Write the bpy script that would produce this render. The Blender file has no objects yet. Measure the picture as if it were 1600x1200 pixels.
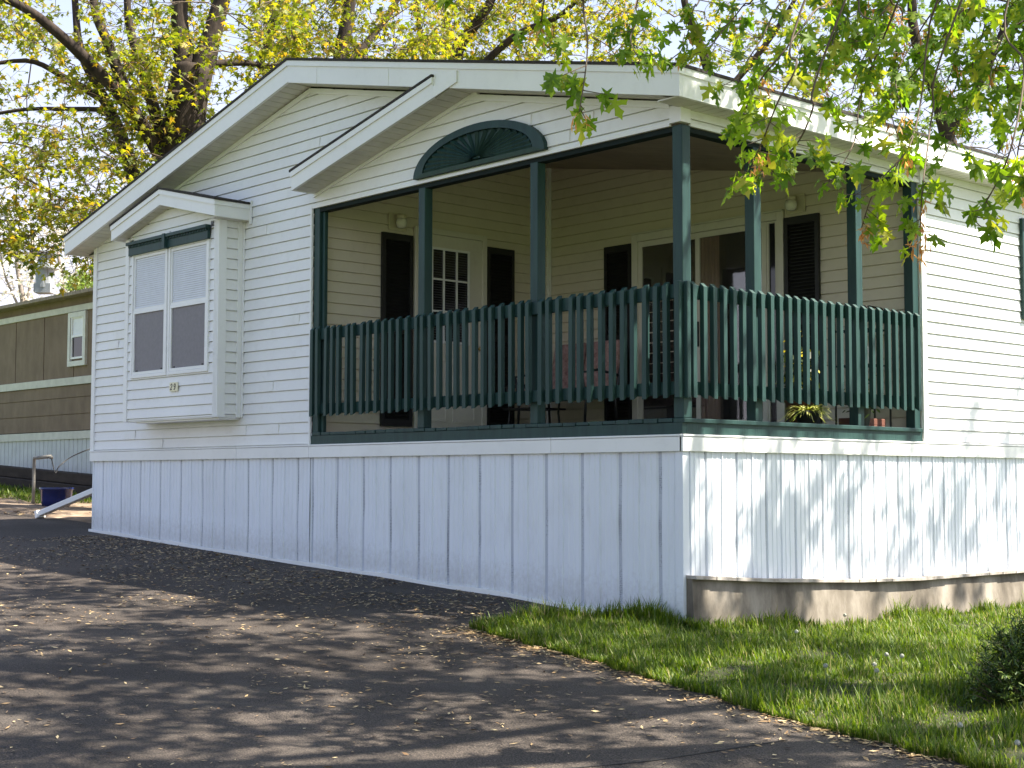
import bpy, math, random
import numpy as np
from mathutils import Vector, Matrix, noise
random.seed(7); RNG = np.random.default_rng(11)
sc = bpy.context.scene
COL = sc.collection

# ------------------------------------------------------------------ camera
YAW, PITCH, ROLL, F = 0.8271028, 0.0644373, 0.0012492, 2308.95
CF = Vector((-math.sin(YAW)*math.cos(PITCH), math.cos(YAW)*math.cos(PITCH), math.sin(PITCH)))
r0 = Vector((math.cos(YAW), math.sin(YAW), 0)); u0 = r0.cross(CF)
CR = math.cos(ROLL)*r0 + math.sin(ROLL)*u0
CU = -math.sin(ROLL)*r0 + math.cos(ROLL)*u0
CP = Vector((7.03222594, -8.14348778, 1.03389342))
def at(px, py, t):
    """a point seen at photo pixel (px, py) at real distance t metres"""
    return CP + t*(CF + CR*((px-800)/F) - CU*((py-600)/F))
cam_d = bpy.data.cameras.new('camera'); cam = bpy.data.objects.new('camera', cam_d); COL.objects.link(cam)
M = Matrix((CR, CU, -CF)).transposed().to_4x4(); M.translation = CP
cam.matrix_world = M
cam_d.sensor_width = 36; cam_d.lens = F/1600*36; cam_d.clip_end = 2000; cam_d.clip_start = 0.05
sc.camera = cam

# ------------------------------------------------------------------ ground height
GX = [-9.09, -4.70, -3.5, -2.62, -1.82, -1.09, 0.0]
GZ = [.422, .211, .165, .115, .085, .030, -.055]
def h(x, y):
    if x < GX[0]: z = GZ[0] - .047*(x-GX[0])
    elif x > 0: z = -.055-.042*x
    else: z = float(np.interp(x, GX, GZ))
    if y < 0: z += .03*max(y, -14)
    else:
        w = min(1, max(0, (x+8)/8)); z += -.06*min(y, 1.8)*w
    d = math.hypot(x, y)
    if d > 30: z = z*30/d
    return z

# ------------------------------------------------------------------ materials
def mat(name, build):
    m = bpy.data.materials.new(name); m.use_nodes = True
    nt = m.node_tree; nt.nodes.clear()
    N = lambda t, **k: _n(nt, t, k)
    out = N('ShaderNodeOutputMaterial')
    s = build(nt, N)
    nt.links.new(s, out.inputs['Surface'])
    return m
def _n(nt, t, k):
    n = nt.nodes.new(t)
    for a, v in k.items(): setattr(n, a, v)
    return n
def setin(n, **k):
    for a, v in k.items(): n.inputs[a.replace('_', ' ')].default_value = v
def coords(nt, N, scale=(1,1,1)):
    tc = N('ShaderNodeTexCoord'); mp = N('ShaderNodeMapping'); mp.inputs['Scale'].default_value = scale
    nt.links.new(tc.outputs['Object'], mp.inputs['Vector']); return mp.outputs['Vector']
def noise_ramp(nt, N, vec, scale, detail, stops, rough=.55):
    n = N('ShaderNodeTexNoise'); n.inputs['Scale'].default_value = scale; n.inputs['Detail'].default_value = detail
    n.inputs['Roughness'].default_value = rough
    nt.links.new(vec, n.inputs['Vector'])
    r = N('ShaderNodeValToRGB'); el = r.color_ramp.elements
    while len(el) < len(stops): el.new(.5)
    for e, (p, c) in zip(el, stops): e.position = p; e.color = (*c, 1)
    nt.links.new(n.outputs['Fac'], r.inputs['Fac']); return r.outputs['Color'], n.outputs['Fac']
def bump(nt, N, fac, strength, dist=.01):
    b = N('ShaderNodeBump'); b.inputs['Strength'].default_value = strength; b.inputs['Distance'].default_value = dist
    nt.links.new(fac, b.inputs['Height']); return b.outputs['Normal']
def simple(name, c, rough=.5, var=.12, scale=6, stretch=(1,1,1), bmp=0, bscale=60, metal=0, spec=.5, lo=None):
    def b(nt, N):
        v = coords(nt, N, stretch)
        d = lo or tuple(x*(1-var) for x in c); l = tuple(min(1, x*(1+var*.5)) for x in c)
        col, fac = noise_ramp(nt, N, v, scale, 6, [(.3, d), (.7, l)])
        p = N('ShaderNodeBsdfPrincipled'); nt.links.new(col, p.inputs['Base Color'])
        setin(p, Roughness=rough, Metallic=metal, Specular_IOR_Level=spec)
        if bmp:
            _, f2 = noise_ramp(nt, N, v, bscale, 3, [(0,(0,0,0)),(1,(1,1,1))])
            nt.links.new(bump(nt, N, f2, bmp, .004), p.inputs['Normal'])
        return p.outputs[0]
    return mat(name, b)
def dirty_white(name, c, dirt, amount, rough=.45, stretch=(1,1,1), splash=False):
    """white vinyl / aluminium with faint streaks and grime"""
    def b(nt, N):
        v = coords(nt, N, stretch)
        c1, _ = noise_ramp(nt, N, v, 1.3, 8, [(.35, tuple(x*.93 for x in c)), (.65, c)])
        _, f2 = noise_ramp(nt, N, v, 9, 8, [(0,(0,0,0)),(1,(1,1,1))], .7)
        mr = N('ShaderNodeMapRange'); nt.links.new(f2, mr.inputs['Value'])
        mr.inputs['From Min'].default_value = .52; mr.inputs['From Max'].default_value = .8
        mr.inputs['To Max'].default_value = amount
        mx = N('ShaderNodeMix', data_type='RGBA'); nt.links.new(mr.outputs[0], mx.inputs['Factor'])
        nt.links.new(c1, mx.inputs['A']); mx.inputs['B'].default_value = (*dirt, 1)
        if splash:   # mud splashed up from the ground, which falls towards +x
            sx = N('ShaderNodeSeparateXYZ'); nt.links.new(coords(nt, N), sx.inputs[0])
            ma = N('ShaderNodeMath', operation='MULTIPLY_ADD'); nt.links.new(sx.outputs['X'], ma.inputs[0]); ma.inputs[1].default_value=.048; nt.links.new(sx.outputs['Z'], ma.inputs[2])
            _, f5 = noise_ramp(nt, N, coords(nt, N), 22, 6, [(0,(0,0,0)),(1,(1,1,1))], .7)
            mb_ = N('ShaderNodeMath', operation='MULTIPLY_ADD'); nt.links.new(f5, mb_.inputs[0]); mb_.inputs[1].default_value=-.55; nt.links.new(ma.outputs[0], mb_.inputs[2])
            m5 = N('ShaderNodeMapRange'); nt.links.new(mb_.outputs[0], m5.inputs['Value']); m5.inputs['From Min'].default_value=.02; m5.inputs['From Max'].default_value=-.28; m5.inputs['To Max'].default_value=.38
            mz = N('ShaderNodeMix', data_type='RGBA'); nt.links.new(m5.outputs[0], mz.inputs['Factor']); nt.links.new(mx.outputs['Result'], mz.inputs['A']); mz.inputs['B'].default_value=(.30,.27,.23,1); mx = mz
        p = N('ShaderNodeBsdfPrincipled'); nt.links.new(mx.outputs['Result'], p.inputs['Base Color'])
        setin(p, Roughness=rough, Specular_IOR_Level=.4)
        _, f3 = noise_ramp(nt, N, v, 2.2, 2, [(0,(0,0,0)),(1,(1,1,1))])
        nt.links.new(bump(nt, N, f3, .35, .02), p.inputs['Normal'])
        return p.outputs[0]
    return mat(name, b)
def leafmat(name, stops, trans=.5, rough=.5):
    """every leaf its own tone between the stops"""
    def b(nt, N):
        g = N('ShaderNodeNewGeometry'); r = N('ShaderNodeValToRGB'); el = r.color_ramp.elements
        while len(el) < len(stops): el.new(.5)
        for e, (p, c) in zip(el, stops): e.position = p; e.color = (*c, 1)
        nt.links.new(g.outputs['Random Per Island'], r.inputs['Fac'])
        p = N('ShaderNodeBsdfPrincipled'); nt.links.new(r.outputs[0], p.inputs['Base Color']); setin(p, Roughness=rough, Specular_IOR_Level=.35)
        if not trans: return p.outputs[0]
        t = N('ShaderNodeBsdfTranslucent')
        hs = N('ShaderNodeHueSaturation'); hs.inputs['Value'].default_value = 1.7; hs.inputs['Saturation'].default_value = 1.1
        nt.links.new(r.outputs[0], hs.inputs['Color']); nt.links.new(hs.outputs[0], t.inputs['Color'])
        mx = N('ShaderNodeMixShader'); mx.inputs[0].default_value = trans
        nt.links.new(p.outputs[0], mx.inputs[1]); nt.links.new(t.outputs[0], mx.inputs[2]); return mx.outputs[0]
    return mat(name, b)
def glassy(name, c, rough=.06):
    def b(nt, N):
        p = N('ShaderNodeBsdfPrincipled'); setin(p, Base_Color=(*c, 1), Roughness=rough, Specular_IOR_Level=.6)
        _, f3 = noise_ramp(nt, N, coords(nt, N), 1.5, 1, [(0,(0,0,0)),(1,(1,1,1))])
        nt.links.new(bump(nt, N, f3, .1, .02), p.inputs['Normal'])
        return p.outputs[0]
    return mat(name, b)
def asphalt():
    def b(nt, N):
        v = coords(nt, N)
        big, _ = noise_ramp(nt, N, v, .55, 6, [(.35, (.030,.025,.022)), (.62, (.056,.048,.043))])
        fine, ff = noise_ramp(nt, N, v, 120, 5, [(.40, (.35,.35,.35)), (.68, (2.5,2.3,2.1))])
        mx = N('ShaderNodeMix', data_type='RGBA', blend_type='MULTIPLY'); mx.inputs['Factor'].default_value = 1
        nt.links.new(big, mx.inputs['A']); nt.links.new(fine, mx.inputs['B'])
        # pale worn patches
        _, wf = noise_ramp(nt, N, v, 1.7, 9, [(0,(0,0,0)),(1,(1,1,1))], .65)
        mr = N('ShaderNodeMapRange'); nt.links.new(wf, mr.inputs['Value']); mr.inputs['From Min'].default_value=.5; mr.inputs['From Max'].default_value=.75; mr.inputs['To Max'].default_value=.45
        m2 = N('ShaderNodeMix', data_type='RGBA'); nt.links.new(mr.outputs[0], m2.inputs['Factor']); nt.links.new(mx.outputs['Result'], m2.inputs['A']); m2.inputs['B'].default_value=(.085,.074,.064,1)
        p = N('ShaderNodeBsdfPrincipled'); nt.links.new(m2.outputs['Result'], p.inputs['Base Color']); setin(p, Roughness=.85, Specular_IOR_Level=.3)
        nt.links.new(bump(nt, N, ff, .8, .006), p.inputs['Normal']); return p.outputs[0]
    return mat('asphalt', b)
def multi(name, stops, scale, rough=.9, bmp=.5, detail=8, stretch=(1,1,1)):
    def b(nt, N):
        v = coords(nt, N, stretch); c, f = noise_ramp(nt, N, v, scale, detail, stops, .65)
        p = N('ShaderNodeBsdfPrincipled'); nt.links.new(c, p.inputs['Base Color']); setin(p, Roughness=rough, Specular_IOR_Level=.25)
        nt.links.new(bump(nt, N, f, bmp, .02), p.inputs['Normal']); return p.outputs[0]
    return mat(name, b)
def vented(name, c):
    def b(nt, N):
        v = coords(nt, N); vo = N('ShaderNodeTexVoronoi'); vo.inputs['Scale'].default_value = 75; vo.inputs['Randomness'].default_value = .15
        nt.links.new(v, vo.inputs['Vector']); r = N('ShaderNodeValToRGB')
        r.color_ramp.elements[0].position=.36; r.color_ramp.elements[0].color=(.10,.11,.12,1); r.color_ramp.elements[1].position=.46; r.color_ramp.elements[1].color=(*c,1)
        nt.links.new(vo.outputs['Distance'], r.inputs['Fac'])
        p = N('ShaderNodeBsdfPrincipled'); nt.links.new(r.outputs[0], p.inputs['Base Color']); setin(p, Roughness=.5); return p.outputs[0]
    return mat(name, b)

W_SIDING = dirty_white('white_vinyl_siding', (.80,.80,.78), (.50,.48,.42), .30, .42)
W_TRIM = dirty_white('white_trim', (.82,.82,.80), (.5,.5,.45), .2, .4)
W_SKIRT = dirty_white('white_skirting', (.76,.795,.845), (.48,.49,.48), .38, .45, (1,1,.25), splash=True)
W_VENT = vented('perforated_vent_strip', (.47,.50,.56))
SOFFIT = simple('soffit_vinyl', (.62,.60,.53), .5, .15, 5)
CEIL = simple('porch_ceiling', (.32,.25,.20), .6, .2, 4)
PORCHSID = dirty_white('porch_siding_bounce_tint', (.69,.62,.49), (.45,.39,.29), .35, .5)  # white siding again, with the recess's dim warm bounced light put into its colour
PORCHTRIM = dirty_white('door_trim_bounce_tint', (.68,.64,.54), (.42,.36,.28), .3, .45)  # white trim with the same warm porch bounce light mixed into its colour
GREEN = simple('dark_green_paint', (.020,.053,.047), .5, .25, 14, (1,1,.15), .5, 70, spec=.3, lo=(.012,.036,.036))
GREEN_D = simple('green_black_paint', (.010,.018,.017), .7, .3, 8, spec=.15)
SHUT = simple('shutter_black', (.010,.010,.010), .5, .3, 8)
SHINGLE = multi('dark_shingles', [(.3,(.02,.018,.016)),(.7,(.07,.06,.055))], 30)
GLASS_D = glassy('dark_window_glass', (.012,.013,.016))
SCREEN = simple('insect_screen', (.205,.19,.205), .6, .1, 30)
BLIND = simple('white_blind', (.74,.75,.78), .5, .05, 10)
CREAM = simple('cream_plastic', (.62,.56,.40), .4, .1, 10)
BLACK = simple('black_metal', (.015,.014,.014), .4, .2, 20)
PLATE = simple('cream_plate', (.75,.70,.48), .4, .05, 10)
CONC = multi('weathered_board', [(.34,(.06,.050,.040)),(.5,(.18,.155,.125)),(.66,(.36,.32,.27))], 1.9, .85, .5, 9, (1,1,.45))
CAPW = multi('weathered_cap', [(.3,(.22,.19,.16)),(.7,(.50,.46,.42))], 8, .8, .3)
BARK = multi('maple_bark', [(.3,(.012,.009,.008)),(.7,(.062,.046,.035))], 9, .95, 1.0, 9, (1,1,.25))
BARKP = multi('pale_bark', [(.3,(.16,.13,.11)),(.7,(.34,.29,.26))], 12, .95, .6)
TWIG = simple('twig', (.10,.07,.045), .8, .3, 12)
L_NEAR = leafmat('near_maple_leaf', [(0,(.085,.155,.018)),(.45,(.15,.24,.026)),(.8,(.24,.31,.034)),(1,(.32,.31,.045))], .6)
L_YEL = leafmat('yellow_green_leaf', [(0,(.085,.12,.016)),(.4,(.17,.195,.022)),(.8,(.28,.27,.030)),(1,(.38,.24,.045))], .5)
L_MID = leafmat('mid_green_leaf', [(0,(.07,.12,.03)),(.5,(.13,.19,.04)),(1,(.23,.26,.06))], .45)
L_PALE = leafmat('pale_blossom', [(0,(.45,.38,.30)),(.5,(.62,.57,.50)),(1,(.70,.68,.60))], .5)
L_SEED = leafmat('orange_seed_wings', [(0,(.38,.16,.06)),(.6,(.55,.28,.10)),(1,(.62,.42,.16))], .45)
GRASSM = leafmat('grass_blades', [(0,(.036,.072,.009)),(.4,(.085,.140,.014)),(.82,(.165,.225,.026)),(.93,(.20,.20,.06)),(1,(.40,.34,.18))], .4)
YEW = leafmat('yew_needles', [(0,(.016,.040,.010)),(.55,(.045,.085,.018)),(1,(.17,.22,.035))], .15)
LITTER = leafmat('fallen_seeds', [(0,(.17,.10,.05)),(.5,(.33,.22,.11)),(1,(.52,.41,.23))], 0)
def clear(name):
    def b(nt, N):
        t=N('ShaderNodeBsdfTransparent'); g=N('ShaderNodeBsdfGlossy'); g.inputs['Roughness'].default_value=.03
        mx=N('ShaderNodeMixShader'); mx.inputs[0].default_value=.09
        nt.links.new(t.outputs[0],mx.inputs[1]); nt.links.new(g.outputs[0],mx.inputs[2]); return mx.outputs[0]
    return mat(name,b)
CLEAR = clear('clear_glass')
ASPH = asphalt()
SOIL = multi('lawn_soil', [(.3,(.022,.028,.010)),(.7,(.055,.055,.026))], 9)
FIELD = multi('far_grass', [(.3,(.06,.10,.025)),(.7,(.12,.16,.045))], .8)
GRAVEL = multi('gravel_and_leaf_litter', [(.3,(.10,.07,.045)),(.5,(.20,.145,.10)),(.7,(.36,.28,.21))], 3.5)

# ------------------------------------------------------------------ mesh builder
class MB:
    def __init__(s): s.v=[]; s.f=[]; s.mi=[]; s.cur=0
    def face(s, pts):
        i=len(s.v); s.v += [tuple(p) for p in pts]; s.f.append(tuple(range(i,i+len(pts)))); s.mi.append(s.cur)
    def box(s, x0,x1,y0,y1,z0,z1):
        i=len(s.v); s.v += [(x,y,z) for z in (z0,z1) for y in (y0,y1) for x in (x0,x1)]
        for q in ((0,2,3,1),(4,5,7,6),(0,1,5,4),(2,6,7,3),(0,4,6,2),(1,3,7,5)): s.f.append(tuple(i+k for k in q)); s.mi.append(s.cur)
    def prism(s, pts, off):
        """polygon pts swept by vector off, closed"""
        n=len(pts); i=len(s.v); s.v += [tuple(p) for p in pts]+[tuple(Vector(p)+Vector(off)) for p in pts]
        s.f.append(tuple(range(i,i+n))); s.f.append(tuple(range(i+2*n-1,i+n-1,-1))); s.mi += [s.cur]*2
        for k in range(n): s.f.append((i+k, i+n+k, i+n+(k+1)%n, i+(k+1)%n)); s.mi.append(s.cur)
    def tube(s, pts, rad, n=6, cap=True):
        pts=[Vector(p) for p in pts]
        if not hasattr(rad,'__len__'): rad=[rad]*len(pts)
        i=len(s.v); ref=Vector((0,0,1))
        d0=(pts[1]-pts[0]).normalized()
        if abs(d0.z)>.9: ref=Vector((1,0,0))
        a=d0.cross(ref).normalized()
        for k,p in enumerate(pts):
            d=(pts[min(k+1,len(pts)-1)]-pts[max(k-1,0)])
            d = d.normalized() if d.length>1e-9 else d0
            a=(a-d*a.dot(d)); a = a.normalized() if a.length>1e-6 else d.orthogonal().normalized()
            b=d.cross(a)
            for j in range(n):
                t=2*math.pi*j/n; s.v.append(tuple(p+(a*math.cos(t)+b*math.sin(t))*rad[k]))
        for k in range(len(pts)-1):
            for j in range(n):
                s.f.append((i+k*n+j, i+k*n+(j+1)%n, i+(k+1)*n+(j+1)%n, i+(k+1)*n+j)); s.mi.append(s.cur)
        if cap:
            s.f.append(tuple(i+j for j in reversed(range(n)))); s.f.append(tuple(i+(len(pts)-1)*n+j for j in range(n))); s.mi += [s.cur]*2
    def lathe(s, c, prof, n=20, axis=2):
        """prof: (radius, height) pairs about a vertical axis at c"""
        i=len(s.v)
        for (r,z) in prof:
            for j in range(n):
                t=2*math.pi*j/n; s.v.append((c[0]+r*math.cos(t), c[1]+r*math.sin(t), c[2]+z))
        for k in range(len(prof)-1):
            for j in range(n): s.f.append((i+k*n+j,i+k*n+(j+1)%n,i+(k+1)*n+(j+1)%n,i+(k+1)*n+j)); s.mi.append(s.cur)
        s.f.append(tuple(i+j for j in reversed(range(n)))); s.f.append(tuple(i+(len(prof)-1)*n+j for j in range(n))); s.mi += [s.cur]*2
    def build(s, name, mats, parent=None, smooth=False, bevel=0, loc=None):
        me=bpy.data.meshes.new(name); me.from_pydata(s.v,[],s.f)
        if not isinstance(mats,(list,tuple)): mats=[mats]
        for m in mats: me.materials.append(m)
        if len(mats)>1: me.polygons.foreach_set('material_index', s.mi)
        if smooth: me.polygons.foreach_set('use_smooth',[True]*len(me.polygons))
        me.update(); o=bpy.data.objects.new(name,me); COL.objects.link(o)
        if parent: o.parent=parent
        if loc: o.location=loc
        if bevel:
            b=o.modifiers.new('bevel','BEVEL'); b.width=bevel; b.segments=2; b.limit_method='ANGLE'
        return o
def smooth_path(pts,k=4):
    P=[Vector(p) for p in pts]; out=[]
    for i in range(len(P)-1):
        a=P[max(i-1,0)];b=P[i];c=P[i+1];d=P[min(i+2,len(P)-1)]
        for j in range(k):
            t=j/k; out.append(.5*((2*b)+(c-a)*t+(2*a-5*b+4*c-d)*t*t+(3*b-3*c+d-a)*t**3))
    out.append(P[-1]); return out
def tag(o, label=None, cat=None, group=None, kind=None):
    if label: o['label']=label
    if cat: o['category']=cat
    if group: o['group']=group
    if kind: o['kind']=kind
    return o
def thing(name, label, cat, loc=(0,0,0), group=None, rz=0):
    o=bpy.data.objects.new(name,None); COL.objects.link(o); o.location=loc; o.rotation_euler=(0,0,rz); o.empty_display_size=.2
    return tag(o,label,cat,group)
def clip(poly, a, b, c):
    """keep a*u+b*z<=c"""
    out=[]
    for i in range(len(poly)):
        p,q=poly[i],poly[(i+1)%len(poly)]; dp=a*p[0]+b*p[1]-c; dq=a*q[0]+b*q[1]-c
        if dp<=0: out.append(p)
        if (dp<0<dq) or (dq<0<dp):
            t=dp/(dp-dq); out.append((p[0]+t*(q[0]-p[0]), p[1]+t*(q[1]-p[1])))
    return out
def lap(mb, poly, place, exp=.1055, z0=0, depth=.015, seams=()):
    """horizontal lap siding: each course leans out towards its lower edge and has a lip under it"""
    zs=[p[1] for p in poly]; k0=math.floor((min(zs)-z0)/exp); k1=math.ceil((max(zs)-z0)/exp)
    for k in range(k0,k1):
        a=z0+k*exp; b=a+exp
        q=clip(clip(poly,0,-1,-a),0,1,b)
        if len(q)<3: continue
        j=.0015*math.sin(k*12.9)
        gq=.0085
        q2=clip(q,0,1,b-gq)
        if len(q2)>2: mb.face([place(u,z,(depth+j)*(1-.8*(z-a)/exp)) for u,z in q2])
        q3=clip(q,0,-1,-(b-gq))
        if len(q3)>2: mb.face([place(u,z,-.010) for u,z in q3])
        up=[p for p in q3 if abs(p[1]-(b-gq))<1e-6]
        if len(up)>=2:
            u0=min(p[0] for p in up); u1=max(p[0] for p in up)
            mb.face([place(u0,b-gq,-.010),place(u1,b-gq,-.010),place(u1,b-gq,depth*.25),place(u0,b-gq,depth*.25)])
        lo=[p for p in q if abs(p[1]-a)<1e-6]
        if len(lo)>=2:
            u0=min(p[0] for p in lo); u1=max(p[0] for p in lo)
            mb.face([place(u0,a,-.010),place(u1,a,-.010),place(u1,a,depth+j),place(u0,a,depth+j)])
def ribbed(mb, u0,u1, zb, zt, place, period=.41, off=0, gw=.035, seed=0):
    """vertical skirting panels with recessed vent strips; zb(u) is the uneven bottom"""
    rr=random.Random(seed)
    us=[]; u=u0-off
    pr=[]
    while u<u1+period:
        pr += [(u,0,0),(u+gw*.22,-.012,1),(u+gw*.85,-.012,1),(u+gw,0.0,0)]
        n=6; s=(period-gw)/n
        for i in range(1,n):
            c=u+gw+i*s; bu=.005 if i!=3 else .012
            pr += [(c-.008,0,0),(c-.003,bu,0),(c+.003,bu,0),(c+.008,0,0)]
        u+=period
    wob={}
    for a,b in zip(pr[:-1],pr[1:]):
        ua,ub=max(a[0],u0),min(b[0],u1)
        if ub-ua<1e-5: continue
        def dep(t): 
            base=a[1]+(b[1]-a[1])*((t-a[0])/max(1e-6,b[0]-a[0])); return base
        mb.cur = 1 if (a[2] and b[2]) else 0
        nz=5
        for k in range(nz):
            f0,f1=k/nz,(k+1)/nz
            def P(t,f):
                z=zb(t)+(zt-zb(t))*f
                w=.012*noise.noise(Vector((t*1.7,z*2.2,seed)))*math.sin(math.pi*f)
                return place(t,z,dep(t)+w)
            mb.face([P(ua,f0),P(ub,f0),P(ub,f1),P(ua,f1)])
    mb.cur=0

FRONT=lambda u,z,o:(u,-o,z)          # faces -y
SIDE =lambda u,z,o:(o,u,z)           # faces +x at x=0
WP,DP=-4.64,3.15                     # porch recess corner
# ================================================================== THE MOBILE HOME
home=thing('mobile_home','white sided mobile home with gabled front, corner porch and dark green railing','mobile home')
ZB,ZT=1.363,3.66
# left slope and right slope of the soffit line at the wall
def zl(x): return 4.825+(x+4.70)*.232      # left of the peak
def zr(x): return 4.825-(x+4.70)*.218
mb=MB()
lap(mb,[(-9.10,ZB),(WP,ZB),(WP,zr(WP)),(-4.70,4.825),(-9.10,zl(-9.10))],FRONT)
lap(mb,[(WP,ZT),(0,ZT),(0,zr(0)),(WP,zr(WP))],FRONT)
rj=random.Random(3)
for (x0,x1,za,zc) in ((-9.0,-7.9,1.4,3.6),(-5.7,-5.1,1.4,3.9),(-7.2,-3.4,4.0,4.35),(-3.4,-.4,3.7,4.0),(-8.9,-4.9,1.4,1.6)):
    for _ in range(3):
        u=rj.uniform(x0,x1); k=math.floor(rj.uniform(za,zc)/.1055)*.1055; mb.prism([FRONT(u,k+.002,.002),FRONT(u+.25,k+.002,.002),FRONT(u+.25,k+.093,.0),FRONT(u,k+.093,.0)],(0,-.0165,0))
mb.build('front_wall',W_SIDING,home)
mb=MB()
lap(mb,[(DP,ZB),(14,ZB),(14,3.77),(DP,3.77)],SIDE)
lap(mb,[(0,ZT),(DP,ZT),(DP,3.77),(0,3.77)],SIDE)
mb.build('side_wall',W_SIDING,home)
mb=MB(); mb.box(-9.10,-9.06,.02,14,.3,3.8); mb.box(-9.06,-.02,13.96,14,.3,3.8)
mb.build('rear_wall',W_SIDING,home)
# porch recess walls
mb=MB(); lap(mb,[(0,1.47),(DP,1.47),(DP,4.55),(0,4.55)],lambda u,z,o:(WP+o,u,z)); mb.build('porch_side_wall',PORCHSID,home)
mb=MB(); lap(mb,[(WP,1.47),(0,1.47),(0,3.9),(WP,4.6)],lambda u,z,o:(u,DP-o,z)); mb.build('porch_back_wall',PORCHSID,home)
mb=MB(); mb.box(WP+.0,WP+.05,DP-.05,DP-.014,1.47,4.5); mb.build('corner_trim',W_TRIM,home)
# ceiling of the porch, boards sloped with the roof
mb=MB()
n=30
for i in range(n):
    y0=.10+(DP-.10)*i/n; y1=.10+(DP-.10)*(i+1)/n-.006
    mb.prism([(-.02,y0,3.725),(-.02,y1,3.725),(WP,y1,4.48),(WP,y0,4.48)],(0,0,.012))
mb.prism([(-.02,.10,3.745),(-.02,DP,3.745),(WP,DP,4.5),(WP,.10,4.5)],(0,0,.03))
mb.build('porch_ceiling',CEIL,home)
# corner trims of the outer walls
mb=MB()
mb.box(-9.125,-9.04,-.024,.03,1.30,3.83); mb.build('corner_trim',W_TRIM,home,bevel=.004)
mb=MB(); mb.prism([(-.085,-.026,ZT-.01),(.026,-.026,ZT-.01),(.026,.085,ZT-.01),(-.02,.085,ZT-.01),(-.02,-.0,ZT-.01),(-.085,0,ZT-.01)],(0,0,.125)); mb.build('corner_trim',W_TRIM,home)
mb=MB(); mb.box(-.02,.03,DP+.004,DP+.075,1.25,3.76); mb.build('corner_trim',W_TRIM,home,bevel=.004)
mb=MB(); mb.box(WP-.032,WP-.006,-.022,.0,1.25,3.66); mb.build('corner_trim',W_TRIM,home)
# J trim under the gables
def strip(x0,z0,x1,z1,hh,y0,y1,mbx):
    mbx.prism([(x0,y0,z0),(x1,y0,z1),(x1,y0,z1+hh),(x0,y0,z0+hh)],(0,y1-y0,0))
mb=MB()
strip(-9.09,zl(-9.09)-.055,-4.70,zl(-4.70)-.055,.05,-.026,-.0,mb); strip(-4.70,zr(-4.70)-.055,-.09,zr(-.09)-.055,.05,-.0262,-.0,mb)
strip(-4.62,3.735,-2.23,4.285,.045,-.028,0,mb)
mb.box(WP,-.09,-.022,.0,ZT-.028,ZT-.002); mb.box(0,.02,.09,DP,ZT-.028,ZT-.002)
mb.build('wall_edge_trim',W_TRIM,home)
# ---------------- roof
YF,XS=-.28,.235
roof=MB()
PK=(-4.70,5.045); LT=(-9.36,3.885); RT=(XS,3.965)
roof.prism([(PK[0],YF-.02,PK[1]),(LT[0]-.02,YF-.02,LT[1]-.005),(LT[0]-.02,YF-.02,LT[1]+.018),(PK[0],YF-.02,PK[1]+.024),],(0,14.4,0))
roof.prism([(PK[0],YF-.02,PK[1]),(PK[0],YF-.02,PK[1]+.024),(RT[0]+.02,YF-.02,RT[1]+.018),(RT[0]+.02,YF-.02,RT[1]-.005)],(0,14.4,0))
roofo=roof.build('roof',SHINGLE,home)
def rake(x0,z0,x1,z1,hh,mbx,y0=YF,proud=.012):
    strip(x0,z0-hh,x1,z1-hh,hh,y0,y0+.03,mbx)
    strip(x0,z0-.052,x1,z1-.052,.05,y0-proud,y0,mbx)
fa=MB()
rake(LT[0],LT[1],PK[0],PK[1],.150+.06,fa)
rake(PK[0],PK[1],RT[0],RT[1],.215,fa)
fa.box(XS-.03,XS,YF+.031,14.1,RT[1]-.215,RT[1]-.006); fa.box(XS,XS+.012,YF-.012,14.1,RT[1]-.055,RT[1]-.006)
fa.box(LT[0],LT[0]+.03,YF+.031,14.1,LT[1]-.2,LT[1]-.006)
for sx in (-4.22,-3.13):
    z=PK[1]-(sx-PK[0])*.219; fa.box(sx-.004,sx+.004,YF-.0035,YF,z-.21,z-.06)
fa.build('fascia',W_TRIM,roofo)
# soffit: slats between fascia and wall
sf=MB()
def soffit(x0,z0,x1,z1,y0,y1,mbx,w=.10):
    L=math.hypot(x1-x0,z1-z0); n=max(1,int(L/w))
    for i in range(n):
        a,b=i/n,(i+.90)/n
        mbx.prism([(x0+(x1-x0)*a,y0,z0+(z1-z0)*a),(x0+(x1-x0)*b,y0,z0+(z1-z0)*b),(x0+(x1-x0)*b,y1,z0+(z1-z0)*b),(x0+(x1-x0)*a,y1,z0+(z1-z0)*a)],(0,0,.01))
    mbx.prism([(x0,y0,z0+.008),(x1,y0,z1+.008),(x1,y1,z1+.008),(x0,y1,z0+.008)],(0,0,.01))
soffit(LT[0]+.03,LT[1]-.195,PK[0],PK[1]-.208,YF+.031,-.002,sf)
soffit(PK[0],PK[1]-.206,.0,zr(0)+.008,YF+.031,-.002,sf)
nn=140
for i in range(nn):
    y0=-.0+14*i/nn; sf.box(.002,XS-.031,y0,y0+.088,RT[1]-.212,RT[1]-.2)
sf.box(.002,XS-.031,0,14,RT[1]-.203,RT[1]-.195)
sf.box(.0,XS-.031,YF+.031,-.002,RT[1]-.208,RT[1]-.198)
sf.box(LT[0]+.03,-9.1,.002,14,LT[1]-.2,LT[1]-.19)
sf.build('soffit',SOFFIT,roofo)
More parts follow.
